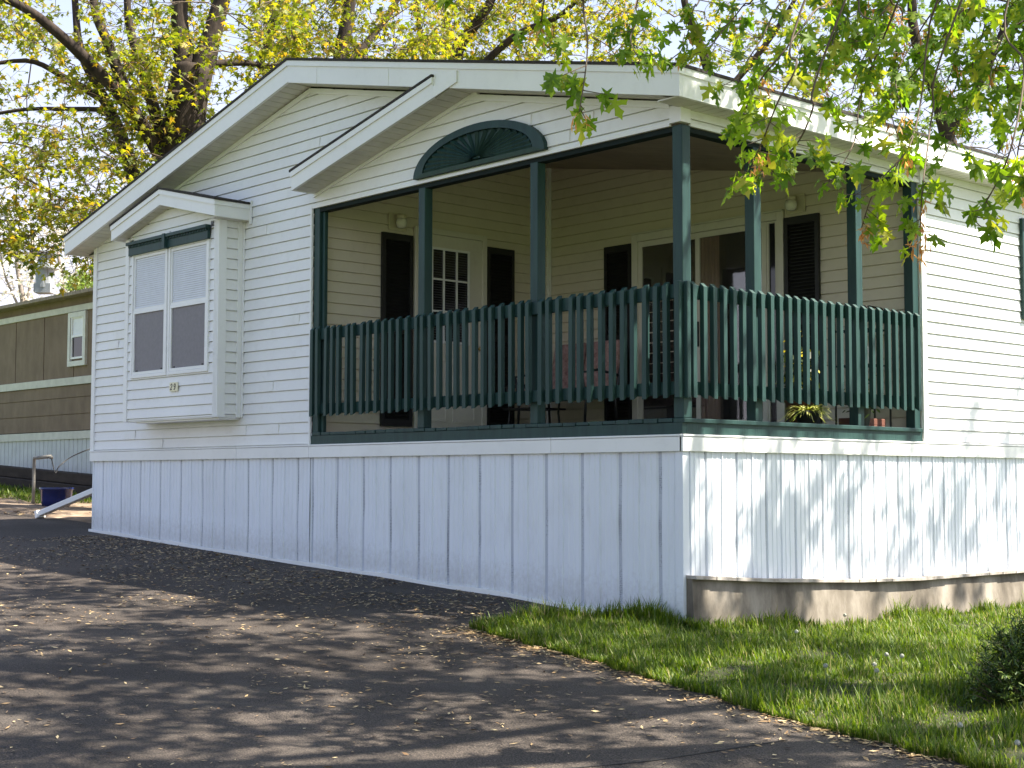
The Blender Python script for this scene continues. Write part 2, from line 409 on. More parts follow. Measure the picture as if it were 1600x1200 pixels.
# small porch gable: one rake running up into the main slope
pg=thing('porch_gable',None,None); pg.parent=home
g=MB(); rake(-4.60,3.945,-2.50,4.435,.18,g,YF-.014); 
strip(-2.50,4.255,-2.19,4.332,.10,YF-.0135,YF-.001,g)
g.box(-4.605,-4.575,YF+.017,-.014,3.765,3.94)
g.build('fascia',W_TRIM,pg)
g=MB(); strip(-4.62,3.942,-2.50,4.437,.022,YF-.03,-.014,g); g.build('shingle_edge',SHINGLE,pg)
g=MB(); soffit(-4.57,3.772,-2.20,4.325,YF+.017,-.030,g); g.build('soffit',SOFFIT,pg)
# ---------------- skirting and band
GXs=np.array(GX); GZs=np.array(GZ)
zbf=lambda u: float(np.interp(u,GXs,GZs))-.03+.008*math.sin(u*5.1)
zbs=lambda u: -.25
sk=MB(); ribbed(sk,-9.09,WP-.01,zbf,1.24,lambda u,z,o:(u,-.0-o,z),.44,.2,.042,1)
ribbed(sk,WP-.01,-.0,zbf,1.24,lambda u,z,o:(u,-.004-o,z),.40,0,.055,2)
ribbed(sk,-.004,14,zbs,1.24,lambda u,z,o:(.004+o,u,z),.36,.12,.032,3)
sk.build('skirting',[W_SKIRT,W_VENT],home)
tr=MB()
for i in range(60):
    a=-9.10+9.1*i/60; b=-9.10+9.1*(i+1)/60
    jit=.004*noise.noise(Vector((i*.7,0,0)))
    tr.prism([(a,-.035+jit,zbf(a)+.02),(b,-.035,zbf(b)+.02),(b,-.035,zbf(b)+.062),(a,-.035+jit,zbf(a)+.062)],(0,.03,0))
tr.build('skirting_track',W_TRIM,home)
bd=MB()
for (a,b) in ((-9.11,-5.925),(-5.921,WP-.008),(WP-.004,-1.334),(-1.330,.02)):
    bd.box(a,b,-.034,.002,1.238,1.345); bd.box(a,b,-.040,.002,1.347,1.362)
for (a,b) in ((-.034,2.2),(2.204,5.9),(5.904,14)):
    bd.box(.002,.034,a,b,1.238,1.345); bd.box(.002,.040,a,b,1.347,1.362)
bd.build('band_board',W_TRIM,home,bevel=.003)
sc_=MB()   # corner post of the skirting
sc_.prism([(-.05,-.016,-.12),(.016,-.016,-.12),(.016,.05,-.12),(.0,.05,-.12),(0,0,-.12),(-.05,0,-.12)],(0,0,1.36)); sc_.build('corner_trim',W_SKIRT,home)
# ---------------- deck
dk=MB(); x=WP+.02; k=0
while x<.0:
    w=.135; dk.box(x,min(x+w,.03),-.018+.006*math.sin(k*7.3),DP-.02,1.448+.002*math.sin(k*3.1),1.478+.003*math.sin(k*5.7)); x+=w+.007; k+=1
deck=dk.build('porch_deck',GREEN,home,bevel=.004)
rm=MB(); rm.box(WP+.0,.012,-.012,.03,1.364,1.446); rm.box(-.03,.012,.032,DP,1.364,1.446); rm.build('rim_board',GREEN,deck)
hd=MB(); hd.box(WP+.09,-.08,.004,.09,3.592,3.63); hd.box(-.085,-.004,.095,DP-.1,3.592,3.63); hd.build('porch_beam',GREEN_D,home)
# posts
def post(x0,y0,z0=1.479,z1=3.60,w=.09):
    m=MB(); m.box(x0,x0+w,y0,y0+w,z0,z1); return m.build('porch_post',GREEN,home,bevel=.006)
for x0 in (-3.045,-1.607): post(x0,.0)
post(-.080,-.002,1.479,3.635,.095)
post(WP+.005,.0,1.36,3.64); post(WP+.098,.03,1.479,3.64,.04)
post(-.09,.852); post(-.09,2.208); post(-.09,3.055,1.36,3.64)
# railing
rl=MB()
rl.box(WP+.09,-.085,-.038,-.001,2.352,2.455); rl.box(WP+.09,-.085,-.038,-.001,1.650,1.745)
rl.box(.0065,.042,-.038,3.06,2.352,2.455); rl.box(.0065,.042,-.038,3.06,1.650,1.745)
rl.box(-.085,.0045,-.038,-.004,2.352,2.455); rl.box(-.085,.0045,-.038,-.004,1.650,1.745)
rail=rl.build('porch_railing',GREEN,home,bevel=.004)
def baluster_mesh():
    w,d,b,t=.043,.040,1.622,2.474
    m=MB(); # profile in (y,z), front at -y; both ends cut on the slant
    m.prism([(-w/2,0,b+.026),(-w/2,-d,b),(-w/2,-d,t-.028),(-w/2,-.008,t),(-w/2,0,t)],(w,0,0)); return m
bm0=baluster_mesh().build('baluster',GREEN,rail,bevel=.003)
first=True; rr=random.Random(5)
def put(x,y,rz):
    global first
    o=bm0 if first else bm0.copy()
    if not first: COL.objects.link(o); o.parent=rail
    first=False
    o.location=(x,y,rr.uniform(-.004,.003)); o.rotation_euler=(0,rr.uniform(-.008,.008) if rz==0 else 0,rz+rr.uniform(-.05,.05))
nb=41
for i in range(nb): put(WP+.07+(4.60/nb)*i+rr.uniform(-.006,.006),-.0385,0)
nb=27
for i in range(nb): put(.0425,.055+(3.07/nb)*i+rr.uniform(-.006,.006),math.pi/2)
m=MB(); m.box(.0,.048,-.085,-.04,1.62,2.47); m.box(.046,.085,-.036,.004,1.62,2.47); m.build('corner_baluster',GREEN,rail,bevel=.006)
# ---------------- half round sunburst
fc=(-2.22,3.672); A,B=.835,.355
def ell(t,s=1): return (fc[0]+A*s*math.cos(t), fc[1]+B*s*math.sin(t))
su=MB(); n=36
outer=[ell(math.pi*i/n) for i in range(n+1)]; inner=[(fc[0]+.70*math.cos(math.pi*i/n), fc[1]+.035+.255*math.sin(math.pi*i/n)) for i in range(n+1)]
for i in range(n):
    a,b,c,d=outer[i],outer[i+1],inner[i+1],inner[i]
    su.prism([(a[0],-.055,a[1]),(b[0],-.055,b[1]),(c[0],-.062,c[1]),(d[0],-.062,d[1])],(0,.045,0))
a,b=outer[0],outer[-1]; c,d=inner[-1],inner[0]
su.prism([(a[0],-.055,a[1]),(b[0],-.055,b[1]),(c[0],-.062,c[1]),(d[0],-.062,d[1])],(0,.045,0))
sun_o=su.build('sunburst_ornament',GREEN,home)
su=MB()
su.prism([(p[0],-.03,p[1]) for p in inner],(0,.018,0))
hub=(fc[0]+.0,fc[1]+.05)
for i in range(19):
    t=math.pi*(i+.5)/19; 
    e=(fc[0]+.685*math.cos(t), fc[1]+.035+.25*math.sin(t)); s0=(hub[0]+.06*math.cos(t),hub[1]+.035*math.sin(t))
    dx,dz=e[0]-s0[0],e[1]-s0[1]; L=math.hypot(dx,dz); px,pz=-dz/L,dx/L; w0=.006; w1=.5*L*math.sin(math.pi/19)*.62+.008
    su.prism([(s0[0]-px*w0,-.034,s0[1]-pz*w0),(e[0]-px*w1,-.034,e[1]-pz*w1),(e[0],-.060,e[1]),(s0[0],-.056,s0[1])],(0,.003,0))
    su.prism([(s0[0]+px*w0,-.034,s0[1]+pz*w0),(e[0]+px*w1,-.034,e[1]+pz*w1),(e[0],-.060,e[1]),(s0[0],-.056,s0[1])],(0,.003,0))
su.lathe((hub[0],-.03,hub[1]),[(.05,0),(.04,.01)],12)
su.build('sunburst_rays',GREEN,sun_o)
# ---------------- shutters (louvred)
def shutter(place,u0,u1,z0,z1,m_=SHUT,name='shutter'):
    m=MB()
    def bx(a,b,c,d,o0,o1):
        p=[place(a,c,o0),place(b,c,o0),place(b,d,o0),place(a,d,o0)]; q=[place(a,c,o1),place(b,c,o1),place(b,d,o1),place(a,d,o1)]
        off=Vector(q[0])-Vector(p[0]); m.prism(p,off)
    f=.042
    bx(u0,u0+f,z0,z1,.014,.045); bx(u1-f,u1,z0,z1,.014,.045); mid=(z0+z1)/2
    for (c,d) in ((z0,z0+.07),(mid-.035,mid+.035),(z1-.07,z1)): bx(u0+f,u1-f,c,d,.014,.044)
    bx(u0+f,u1-f,z0+.07,z1-.07,.014,.018)
    for (c,d) in ((z0+.07,mid-.035),(mid+.035,z1-.07)):
        k=int((d-c)/.032)
        for i in range(k):
            z=c+(d-c)*(i+.5)/k
            m.face([place(u0+f,z-.014,.040),place(u1-f,z-.014,.040),place(u1-f,z+.012,.022),place(u0+f,z+.012,.022)])
    return m.build(name,m_,home)
PW=lambda u,z,o:(WP+o,u,z); PB=lambda u,z,o:(u,DP-o,z)
shutter(PW,.80,1.19,1.56,3.50); shutter(PW,2.20,2.59,1.56,3.50)
shutter(PB,-3.76,-3.375,1.53,3.49); shutter(PB,-1.41,-1.02,1.53,3.50)
shutter(SIDE,4.90,5.26,2.56,3.53,GREEN)
# ---------------- generic framed boxes
def pbox(m,place,a,b,c,d,o0,o1):
    p=[place(a,c,o0),place(b,c,o0),place(b,d,o0),place(a,d,o0)]; m.prism(p,Vector(place(a,c,o1))-Vector(place(a,c,o0)))
def frame(m,place,a,b,c,d,w,o0,o1,sill=True):
    pbox(m,place,a,a+w,c,d,o0,o1); pbox(m,place,b-w,b,c,d,o0,o1); pbox(m,place,a+w,b-w,d-w,d,o0,o1)
    if sill: pbox(m,place,a+w,b-w,c,c+w,o0,o1)
# entry door
m=MB(); frame(m,PW,1.215,2.19,1.478,3.61,.06,.012,.05,False); door=m.build('entry_door',PORCHTRIM,home,bevel=.004)
m=MB(); pbox(m,PW,1.277,2.128,1.485,2.44,.012,.03); pbox(m,PW,1.277,1.44,2.44,3.41,.012,.03); pbox(m,PW,1.945,2.128,2.44,3.41,.012,.03); pbox(m,PW,1.277,2.128,3.41,3.548,.012,.03)
for a,b in ((1.35,1.66),(1.73,2.05)):
    frame(m,PW,a,b,1.62,2.28,.03,.03,.036)
m.build('door_leaf',PORCHTRIM,door,bevel=.002)
m=MB(); frame(m,PW,1.43,1.955,2.43,3.42,.025,.03,.042)
for i in (1,2): 
    pbox(m,PW,1.43+.175*i-.009,1.43+.175*i+.009,2.455,3.395,.026,.040)
for i in (1,2):
    for j in range(3): pbox(m,PW,1.455+(.175*j-.016 if j else 0),1.43+.175*(j+1)-.009 if j<2 else 1.93,2.43+.33*i-.009,2.43+.33*i+.009,.026,.039)
m.build('window_grille',W_TRIM,door)
m=MB(); pbox(m,PW,1.44,1.945,2.44,3.41,.014,.020); m.build('window_glass',GLASS_D,door)
m=MB()
for i in range(36): z=2.46+i*.026; pbox(m,PW,1.45,1.94,z,z+.004,.0205,.0225)
m.build('door_blind',simple('grey_blind',(.09,.09,.09),.6),door)
m=MB(); m.tube([PW(2.075,2.40,.03),PW(2.075,2.40,.075)],[.012,.012],8); m.tube([PW(2.075,2.40,.07),PW(2.075,2.40,.10)],[.026,.024],10); m.build('door_handle',simple('brass',(.45,.32,.12),.3,metal=.9),door,smooth=True)
# sliding patio door
m=MB(); frame(m,PB,-3.36,-1.42,1.478,3.57,.075,.012,.05); pbox(m,PB,-3.36,-1.42,3.572,3.59,.012,.06)
sl=m.build('sliding_door',PORCHTRIM,home,bevel=.004)
for (a,b,o) in ((-3.283,-2.40,.016),(-2.50,-1.62,.030)):
    m=MB(); frame(m,PB,a,b,1.555,3.49,.055,o,o+.013); m.build('door_panel',PORCHTRIM,sl)
    m=MB(); pbox(m,PB,a+.055,b-.055,1.61,3.435,o+.007,o+.0095); m.build('window_glass',CLEAR,sl)
    m=MB(); pbox(m,PB,a+.055,b-.055,1.61,3.435,o-.003,o-.001); m.build('unlit_room_backing',simple('unlit_room_backing',(.02,.015,.013),.9),sl)  # flat backing coloured dark to stand for the unlit room behind the glass
    if a<-3: continue
    for (c0,c1) in ((a+.06,a+.30),(b-.14,b-.06)):
        m=MB(); k=int((c1-c0)/.006)
        for i in range(k):
            u=c0+(c1-c0)*i/k; v=c0+(c1-c0)*(i+1)/k; f1=lambda t:o+.003+.003*math.sin(t*150)
            m.face([PB(u,1.62,f1(u)),PB(v,1.62,f1(v)),PB(v,3.43,f1(v)),PB(u,3.43,f1(u))])
        m.build('curtain',simple('brown_curtain',(.20,.13,.10),.9,.3,8,(8,8,.3)),sl)
m=MB(); frame(m,PB,-1.615,-1.497,1.555,3.49,.02,.02,.04); m.build('side_light',PORCHTRIM,sl)
m=MB(); pbox(m,PB,-1.595,-1.517,1.58,3.47,.014,.022); m.build('window_glass',GLASS_D,sl)
m=MB(); pbox(m,PB,-2.475,-2.455,2.35,2.60,.043,.075); m.build('door_handle',BLACK,sl,bevel=.004)
# porch lights
def lamp(place,u,z):
    m=MB(); pbox(m,place,u-.11,u+.11,z-.085,z+.085,.014,.024); frame(m,place,u-.115,u+.115,z-.09,z+.09,.018,.024,.034); l=m.build('porch_light',CREAM,home,bevel=.004)
    c=Vector(place(u,z+.03,.09)); m=MB(); m.tube([place(u,z+.05,.034),place(u,z+.06,.09)],[.018,.018],8); m.lathe(tuple(c),[(.045,.04),(.048,.02),(.048,.0)],14); m.build('lamp_holder',CREAM,l,smooth=True)
    m=MB(); m.lathe(tuple(c),[(.03,-.10),(.048,-.085),(.058,-.05),(.056,-.02),(.044,-.001)],16); m.build('lamp_shade',simple('frosted_glass',(.75,.72,.62),.15,.05,20),l,smooth=True)
lamp(PW,1.00,3.62); lamp(PB,-1.29,3.62)
# ---------------- bay window
BX0,BX1,BY,BZ0,BZ1=-7.80,-5.885,-.28,1.665,3.66
bay=thing('bay_window',None,None); bay.parent=home
BF=lambda u,z,o:(u,BY-o,z)
m=MB()
for (a,b,c,d) in ((BX0+.06,-7.655,2.13,BZ1),(-6.885,-6.86,2.13,BZ1),(-6.05,BX1-.07,2.13,BZ1),(BX0+.06,BX1-.07,BZ0,2.13),(BX0+.06,BX1-.07,3.60,BZ1+.02)):
    lap(m,[(a,c),(b,c),(b,d),(a,d)],BF)
xm=-6.85
lap(m,[(BX0+.02,BZ1+.02),(BX1-.02,BZ1+.02),(xm,3.93)],BF)
lap(m,[(BY+.07,BZ0),(-.07,BZ0),(-.07,BZ1),(BY+.07,BZ1)],lambda u,z,o:(BX1+o,u,z))
lap(m,[(BY+.03,BZ0),(-.0,BZ0),(-.0,BZ1),(BY+.03,BZ1)],lambda u,z,o:(BX0-o,u,z))
m.build('bay_siding',W_SIDING,bay)
m=MB(); m.box(BX0,BX1,BY+.002,.0,BZ0-.012,BZ0); m.box(BX0+.2,BX1-.02,BY+.03,-.014,BZ0-.03,BZ0-.012); m.build('bay_floor',W_TRIM,bay)
m=MB()
m.box(BX1-.075,BX1+.02,BY-.022,BY+.072,BZ0-.01,BZ1+.01)
for i in range(3): m.box(BX1-.064+i*.026,BX1-.052+i*.026,BY-.026,BY-.022,BZ0-.01,BZ1)
m.build('corner_trim',W_TRIM,bay,bevel=.003)
m=MB(); m.box(BX0-.018,BX0+.06,BY-.022,BY+.03,BZ0-.01,BZ1+.01); m.build('corner_trim',W_TRIM,bay,bevel=.003)
m=MB(); m.box(BX1-.0,BX1+.02,-.075,-.0225,BZ0-.01,BZ1+.01); m.box(BX1-.0,BX1+.045,-.022,-.010,BZ0-.01,BZ1+.01); m.build('wall_joint_trim',W_TRIM,bay,bevel=.003)
m=MB(); m.box(BX0-.05,BX0-.019,-.026,-.010,BZ0-.01,BZ1+.01); m.build('wall_joint_trim',W_TRIM,bay,bevel=.003)
# windows
for (a,b) in ((-7.655,-6.885),(-6.86,-6.05)):
    m=MB(); frame(m,BF,a,b,2.125,3.50,.035,.002,.03); wn=m.build('window',W_TRIM,bay,bevel=.003)
    m=MB(); frame(m,BF,a+.037,b-.037,2.86,3.463,.028,.004,.018); m.build('upper_sash',W_TRIM,wn)
    m=MB(); frame(m,BF,a+.037,b-.037,2.162,2.858,.03,.004,.024); m.build('lower_sash',W_TRIM,wn)
    m=MB(); pbox(m,BF,a+.068,b-.068,2.195,2.825,.006,.010); m.build('insect_screen',SCREEN,wn)
    for u in (a+.12,b-.12): m=MB(); pbox(m,BF,u-.012,u+.012,2.195,2.212,.010,.016); m.build('window_latch',BLACK,wn)
    m=MB(); k=24
    for i in range(k):
        z=2.892+.54*i/k; m.face([BF(a+.066,z,.012),BF(b-.066,z,.012),BF(b-.066,z+.0195,.005),BF(a+.066,z+.0195,.005)])
    pbox(m,BF,a+.066,b-.066,2.889,3.434,-.004,.003); m.build('window_blind',BLIND,wn)
# green dentil header
m=MB(); pbox(m,BF,-7.69,-6.035,3.475,3.565,.022,.055); pbox(m,BF,-7.70,-6.025,3.585,3.62,.022,.085); pbox(m,BF,-7.69,-6.035,3.566,3.584,.022,.050)
for i in range(52): 
    u=-7.675+i*.0316; pbox(m,BF,u,u+.016,3.560,3.584,.050,.068)
pbox(m,BF,-6.90,-6.845,3.47,3.625,.022,.092)
m.build('window_header',GREEN,bay,bevel=.002)
# bay roof
RF=-.43
m=MB(); rake(-7.91,3.825,xm,4.085,.165,m,RF); rake(xm,4.085,-5.745,3.825,.165,m,RF)
m.box(-5.775,-5.745,RF+.031,-.014,3.66,3.82); m.box(-5.745,-5.733,RF-.01,-.014,3.775,3.82); m.box(-7.91,-7.88,RF+.031,-.014,3.66,3.82)
m.box(-5.745,-5.71,-.03,-.014,3.62,3.86)
m.build('fascia',W_TRIM,bay)
m=MB(); strip(-7.93,3.822,xm,4.087,.02,RF-.02,-.014,m); strip(xm,4.087,-5.72,3.822,.02,RF-.02,-.014,m); m.build('bay_roof',SHINGLE,bay)
m=MB(); soffit(-7.88,3.667,xm,3.923,RF+.031,BY-.0,m); soffit(xm,3.923,-5.775,3.662,RF+.031,BY,m); m.box(BX1,-5.776,RF+.031,-.014,3.655,3.665); m.build('soffit',SOFFIT,bay)
# number plate 29
m=MB(); pbox(m,BF,-6.80,-6.635,1.948,2.042,.020,.026); np_=m.build('house_number',PLATE,home)
def digit(pts,u0,z0,sc_):
    m=MB(); q=smooth_path([Vector((x,0,z)) for x,z in pts],6)
    for i in range(len(q)-1):
        a_,b_=q[i],q[i+1]; d_=(b_-a_).normalized(); a_=a_-d_*.03; b_=b_+d_*.03; n_=Vector((-d_.z,0,d_.x))*.085
        c_=[a_+n_,b_+n_,b_-n_,a_-n_]
        m.prism([BF(u0+(p.x+p.z*.12)*sc_,z0+p.z*sc_,.0262+.00002*i) for p in c_],(0,-.0012,0))
    return m.build('digit',BLACK,np_)
digit([(.05,.72),(.12,.92),(.30,1.0),(.48,.90),(.50,.70),(.36,.45),(.15,.2),(.02,.03),(.3,.03),(.55,.04)],-6.782,1.966,.060)
digit([(.50,.72),(.42,.52),(.25,.48),(.08,.58),(.06,.80),(.2,.97),(.38,.97),(.50,.82),(.50,.55),(.42,.25),(.25,.03),(.08,.08)],-6.714,1.966,.060)
# side window (next to the shutter at the frame's edge)
m=MB(); frame(m,SIDE,5.30,6.4,2.52,3.55,.05,.004,.04); sw=m.build('window',W_TRIM,home)
m=MB(); pbox(m,SIDE,5.35,6.35,2.57,3.5,.004,.02); m.build('window_glass',GLASS_D,sw)

# ================================================================== weathered board along the skirting
def board_top(y): return float(np.interp(y,[0,.92,2.0,2.94,4.78,6,9],[.325,.262,.21,.185,.18,.15,.05]))
m=MB(); n=40
for i in range(n):
    a=.015+9*i/n; b=.015+9*(i+1)/n
    w=lambda y:.035+.075*math.exp(-y/1.5)*0+.014*noise.noise(Vector((y*1.1,0,3)))
    for (q0,q1,f0,f1) in ((0,.5,0,0),(.5,1,0,0)):
        P=lambda y,f:(.045+w(y)*(.5+f*.2)+ .05*(1-f), y, -.45*(1-f)+board_top(y)*f)
        m.face([P(a,q0),P(b,q0),P(b,q1),P(a,q1)])
m.face([(.0,.015,-.45),(P(.015,0)[0],.015,-.45),(P(.015,1)[0],.015,board_top(.015)),(.0,.015,board_top(.015))])
bo=thing('retaining_board','low weathered grey board wall along the foot of the sunlit white skirting','retaining wall')
m.build('board_face',CONC,bo)
m=MB()
for i in range(n):
    a=.01+9*i/n; b=.01+9*(i+1)/n; za,zb_=board_top(a),board_top(b)
    m.prism([(.012,a,za),(.115+.01*math.sin(a*3),a,za),(.115+.01*math.sin(a*3),a,za+.024),(.012,a,za+.024)],(0,b-a,0) if abs(za-zb_)<1e-9 else Vector((0,b-a,zb_-za)))
m.build('board_cap',CAPW,bo)

# ================================================================== ground sheets
def grid_sheet(name, xs, ys, hf, m_, parent=None):
    v=[(x,y,hf(x,y)) for y in ys for x in xs]; nx=len(xs)
    f=[(j*nx+i,j*nx+i+1,(j+1)*nx+i+1,(j+1)*nx+i) for j in range(len(ys)-1) for i in range(nx-1)]
    me=bpy.data.meshes.new(name); me.from_pydata(v,[],f); me.materials.append(m_); me.polygons.foreach_set('use_smooth',[True]*len(f))
    o=bpy.data.objects.new(name,me); COL.objects.link(o); return o
def axis(a,b,step,far): 
    mid=list(np.arange(a,b,step)); lo=[]; hi=[]
    d=step
    x=a
    while x>-far: d*=1.35; x-=d; lo.append(x)
    x=b; d=step
    hi.append(b)
    while x<far: d*=1.35; x+=d; hi.append(x)
    return lo[::-1]+mid+hi
tag(grid_sheet('ground',axis(-30,12,1,900),axis(-16,24,1,900),lambda x,y:h(x,y)-.03,FIELD),kind='structure')
def hb(x,y): return h(x,y)+.012*noise.noise(Vector((x*.6,y*.6,0)))*(1 if y<-.3 else 0)
XSd=list(np.arange(-12.3,12.01,.25)); YSd=list(np.arange(-15,-.24,.25))+[0.0,.6]
dw=grid_sheet('driveway',XSd,YSd,hb,ASPH); tag(dw,kind='structure')
gp=grid_sheet('gravel_path',list(np.arange(-16.4,-9.1,.25)),list(np.arange(-3,6.5,.25)),lambda x,y:h(x,y)+(.008 if (x<-12.4 or y>.7) else -.022)+.02*abs(noise.noise(Vector((x*1.5,y*1.5,0)))),GRAVEL); tag(gp,kind='structure')
# lawn lofted between its edge and the house
edge=[(-.95,-1.22),(-.5,-1.27),(.05,-1.30),(.93,-1.50),(2.13,-1.82),(2.99,-1.94),(3.7,-2.08),(5.5,-2.5),(9,-3.4)]
innr=[(-.75,-.85),(-.45,-.35),(-.2,-.06),(.06,-.04),(.06,1.2),(.06,3),(.06,5),(.06,7.5),(2,12)]
def samp(pl,s):
    n=len(pl)-1; s=min(max(s,0),1)*n; i=min(int(s),n-1); f=s-i; return (pl[i][0]*(1-f)+pl[i+1][0]*f, pl[i][1]*(1-f)+pl[i+1][1]*f)
def lawn_pt(s,t):
    a,b=samp(edge,s),samp(innr,s)
    jx=.07*noise.noise(Vector((s*30,0,5)))*(1-t)
    return (a[0]*(1-t)+b[0]*t, a[1]*(1-t)+b[1]*t+jx)
def lawn_z(x,y,t): return h(x,y)+.008+.022*min(1,t*5)+.03*noise.noise(Vector((x*1.3,y*1.3,9)))*min(1,t*4)
v=[];f=[];ns,nt_=90,26
for i in range(ns+1):
    for j in range(nt_+1):
        x,y=lawn_pt(i/ns,j/nt_); v.append((x,y,lawn_z(x,y,j/nt_) if j else h(x,y)-.01))
for i in range(ns):
    for j in range(nt_): a=i*(nt_+1)+j; f.append((a,a+nt_+1,a+nt_+2,a+1))
me=bpy.data.meshes.new('lawn'); me.from_pydata(v,[],f); me.materials.append(SOIL)
o=bpy.data.objects.new('lawn',me); COL.objects.link(o); tag(o,kind='structure')

# ------------------------------------------------------------------ fast triangle clouds
def cloud(name, V, Fc, m_, parent=None, mats=None):
    me=bpy.data.meshes.new(name); nv=len(V); nf=len(Fc)
    me.vertices.add(nv); me.vertices.foreach_set('co',np.asarray(V,dtype=np.float32).ravel())
    me.loops.add(nf*3); me.loops.foreach_set('vertex_index',np.asarray(Fc,dtype=np.int32).ravel())
    me.polygons.add(nf); me.polygons.foreach_set('loop_start',np.arange(0,nf*3,3,dtype=np.int32)); me.polygons.foreach_set('loop_total',np.full(nf,3,dtype=np.int32))
    me.materials.append(m_); me.update(calc_edges=True)
    o=bpy.data.objects.new(name,me); COL.objects.link(o)
    if parent: o.parent=parent
    return o
def lobed(k_out, notch, fold=.18):
    """deeply cut five-lobed maple leaf lying in xy, stalk at origin, tip along +y"""
    if k_out=='fine':
        pts=[(.02,.02),(.16,-.08),(.30,-.16),(.22,.04),(.13,.13),(.34,.17),(.44,.24),(.62,.28),(.50,.38),(.44,.48),(.26,.38),(.10,.36),(.17,.58),(.24,.68),(.11,.78),(.0,1.0)]
    else:
        pts=[(.05,0),(.34,-.05),(.22,.20),(.58,.42),(.18,.42),(.0,1.0)]
    full=pts+[(-x,y) for x,y in reversed(pts[:-1])]
    V=[(0,.24,.03)]+[(x,y,-fold*abs(x)-.12*max(0,y-.3)**2) for x,y in full]
    n=len(full); Fc=[(0,i+1,(i+1)%n+1) for i in range(n)]
    return np.array(V),np.array(Fc)
LF=lobed('fine',0); LC=lobed('coarse',0)
def leaves(pos, size, tmpl, droop=.8, rng=RNG, dirs=None):
    """pos (N,3); leaf tips point outwards and down"""
    N=len(pos); tv,tf=tmpl
    az=rng.uniform(0,2*np.pi,N); el=-rng.uniform(.1,1.35,N)*droop
    y=np.stack([np.cos(az)*np.cos(el),np.sin(az)*np.cos(el),np.sin(el)],1)
    if dirs is not None: y=y+dirs; y/=np.linalg.norm(y,axis=1,keepdims=True)
    rnd=rng.normal(size=(N,3))*.5+np.array([0,0,1.0])
    x=np.cross(y,rnd); x/=np.linalg.norm(x,axis=1,keepdims=True)+1e-9; z=np.cross(x,y)
    s=(size*rng.uniform(.6,1.2,N))[:,None,None]
    V=pos[:,None,:]+s*(tv[None,:,0:1]*x[:,None,:]+tv[None,:,1:2]*y[:,None,:]+tv[None,:,2:3]*z[:,None,:])
    Fc=tf[None,:,:]+(np.arange(N)*len(tv))[:,None,None]
    return V.reshape(-1,3),Fc.reshape(-1,3)
def make_tree(name,label,cat,group,limbs,attract,leaf_m,leaf_size,per,spread,tmpl,bark=BARK,rng_seed=1,droop=.8,seeds=None,crown_name='crown',maxlen=3.2,hang=0):
    """limbs: [(points, r0, r1)], attract: list of Vectors; every attractor gets a twig from the nearest limb and a spray of leaves"""
    rr=random.Random(rng_seed); rg=np.random.default_rng(rng_seed)
    base=Vector(limbs[0][0][0]); root=thing(name,label,cat,tuple(base),group)
    mb=MB(); nodes=[]; 
    for pts,ra,rb in limbs:
        pth=smooth_path(pts,5); n=len(pth)
        pth=[p+Vector((noise.noise(p*.9),noise.noise(p*.9+Vector((7,0,0))),0))*ra*.5 for p in pth]
        rad=[(ra+(rb-ra)*i/(n-1))*(1+.08*noise.noise(p*2)) for i,p in enumerate(pth)]
        if pts is limbs[0][0]: rad[0]*=1.5; rad[1]*=1.2
        mb.tube([p-base for p in pth],rad,10); nodes += [(p,r) for p,r in zip(pth,rad)]
    mb.build('trunk',bark,root,smooth=True)
    # branches
    tw=MB(); leafpos=[]; 
    npos=np.array([tuple(p) for p,_ in nodes]); bn=len(nodes)
    att=sorted(attract,key=lambda a:float(np.min(np.linalg.norm(npos-np.array(a),axis=1))))
    Pl=list(npos); 
    for a in att:
        arr=np.array(Pl); d=np.linalg.norm(arr-np.array(a),axis=1)+ (arr[:,2]>a.z+.2)*(0 if hang else .6)
        i=int(np.argmin(d)); s=Vector(arr[i]); L=(a-s).length
        if L<.05: continue
        mid=(s+a)/2+Vector((rr.uniform(-1,1),rr.uniform(-1,1),rr.uniform(-.2,.9)))*L*.14
        q=smooth_path([s,mid,a],3); r=.006+.009*min(L,2.5)
        tw.tube([p-base for p in q],[r*(1-.6*k/(len(q)-1)) for k in range(len(q))],4,False)
        for p in q[2:]: Pl.append(np.array(p))
        # side twigs with leaves
        for t in range(max(2,per//6)):
            e=a+Vector((rr.gauss(0,1),rr.gauss(0,1),rr.gauss(-.25,.7)))*spread
            b=s.lerp(a,rr.uniform(.55,1)); tw.tube([b-base,(b.lerp(e,.5)+Vector((0,0,.05*spread)))-base,e-base],[.005,.004,.002],3,False)
            for u in range(6):
                f_=rr.uniform(.35,1.05); p=b.lerp(e,f_); leafpos.append((p.x+rr.gauss(0,.05),p.y+rr.gauss(0,.05),p.z+rr.gauss(0,.05)))
    tw.build('branches',TWIG if bark is BARK else bark,root)
    lp=np.array(leafpos)-np.array(base)
    V,Fc=leaves(lp,leaf_size,tmpl,droop,rg)
    cloud(crown_name,V,Fc,leaf_m,root)
    if seeds:
        idx=rg.choice(len(lp),int(len(lp)*seeds)//8,replace=False)
        sp=np.repeat(lp[idx],8,axis=0)+rg.normal(size=(len(idx)*8,3))*.035-np.array([0,0,.05])
        V,Fc=leaves(sp,leaf_size*.5,(np.array([(0,0,0),(.12,.5,0),(0,1,0),(-.12,.5,0)],float),np.array([(0,1,2),(0,2,3)])),1.2,rg)
        cloud('seed_clusters',V,Fc,L_SEED,root)
    return root,len(lp)
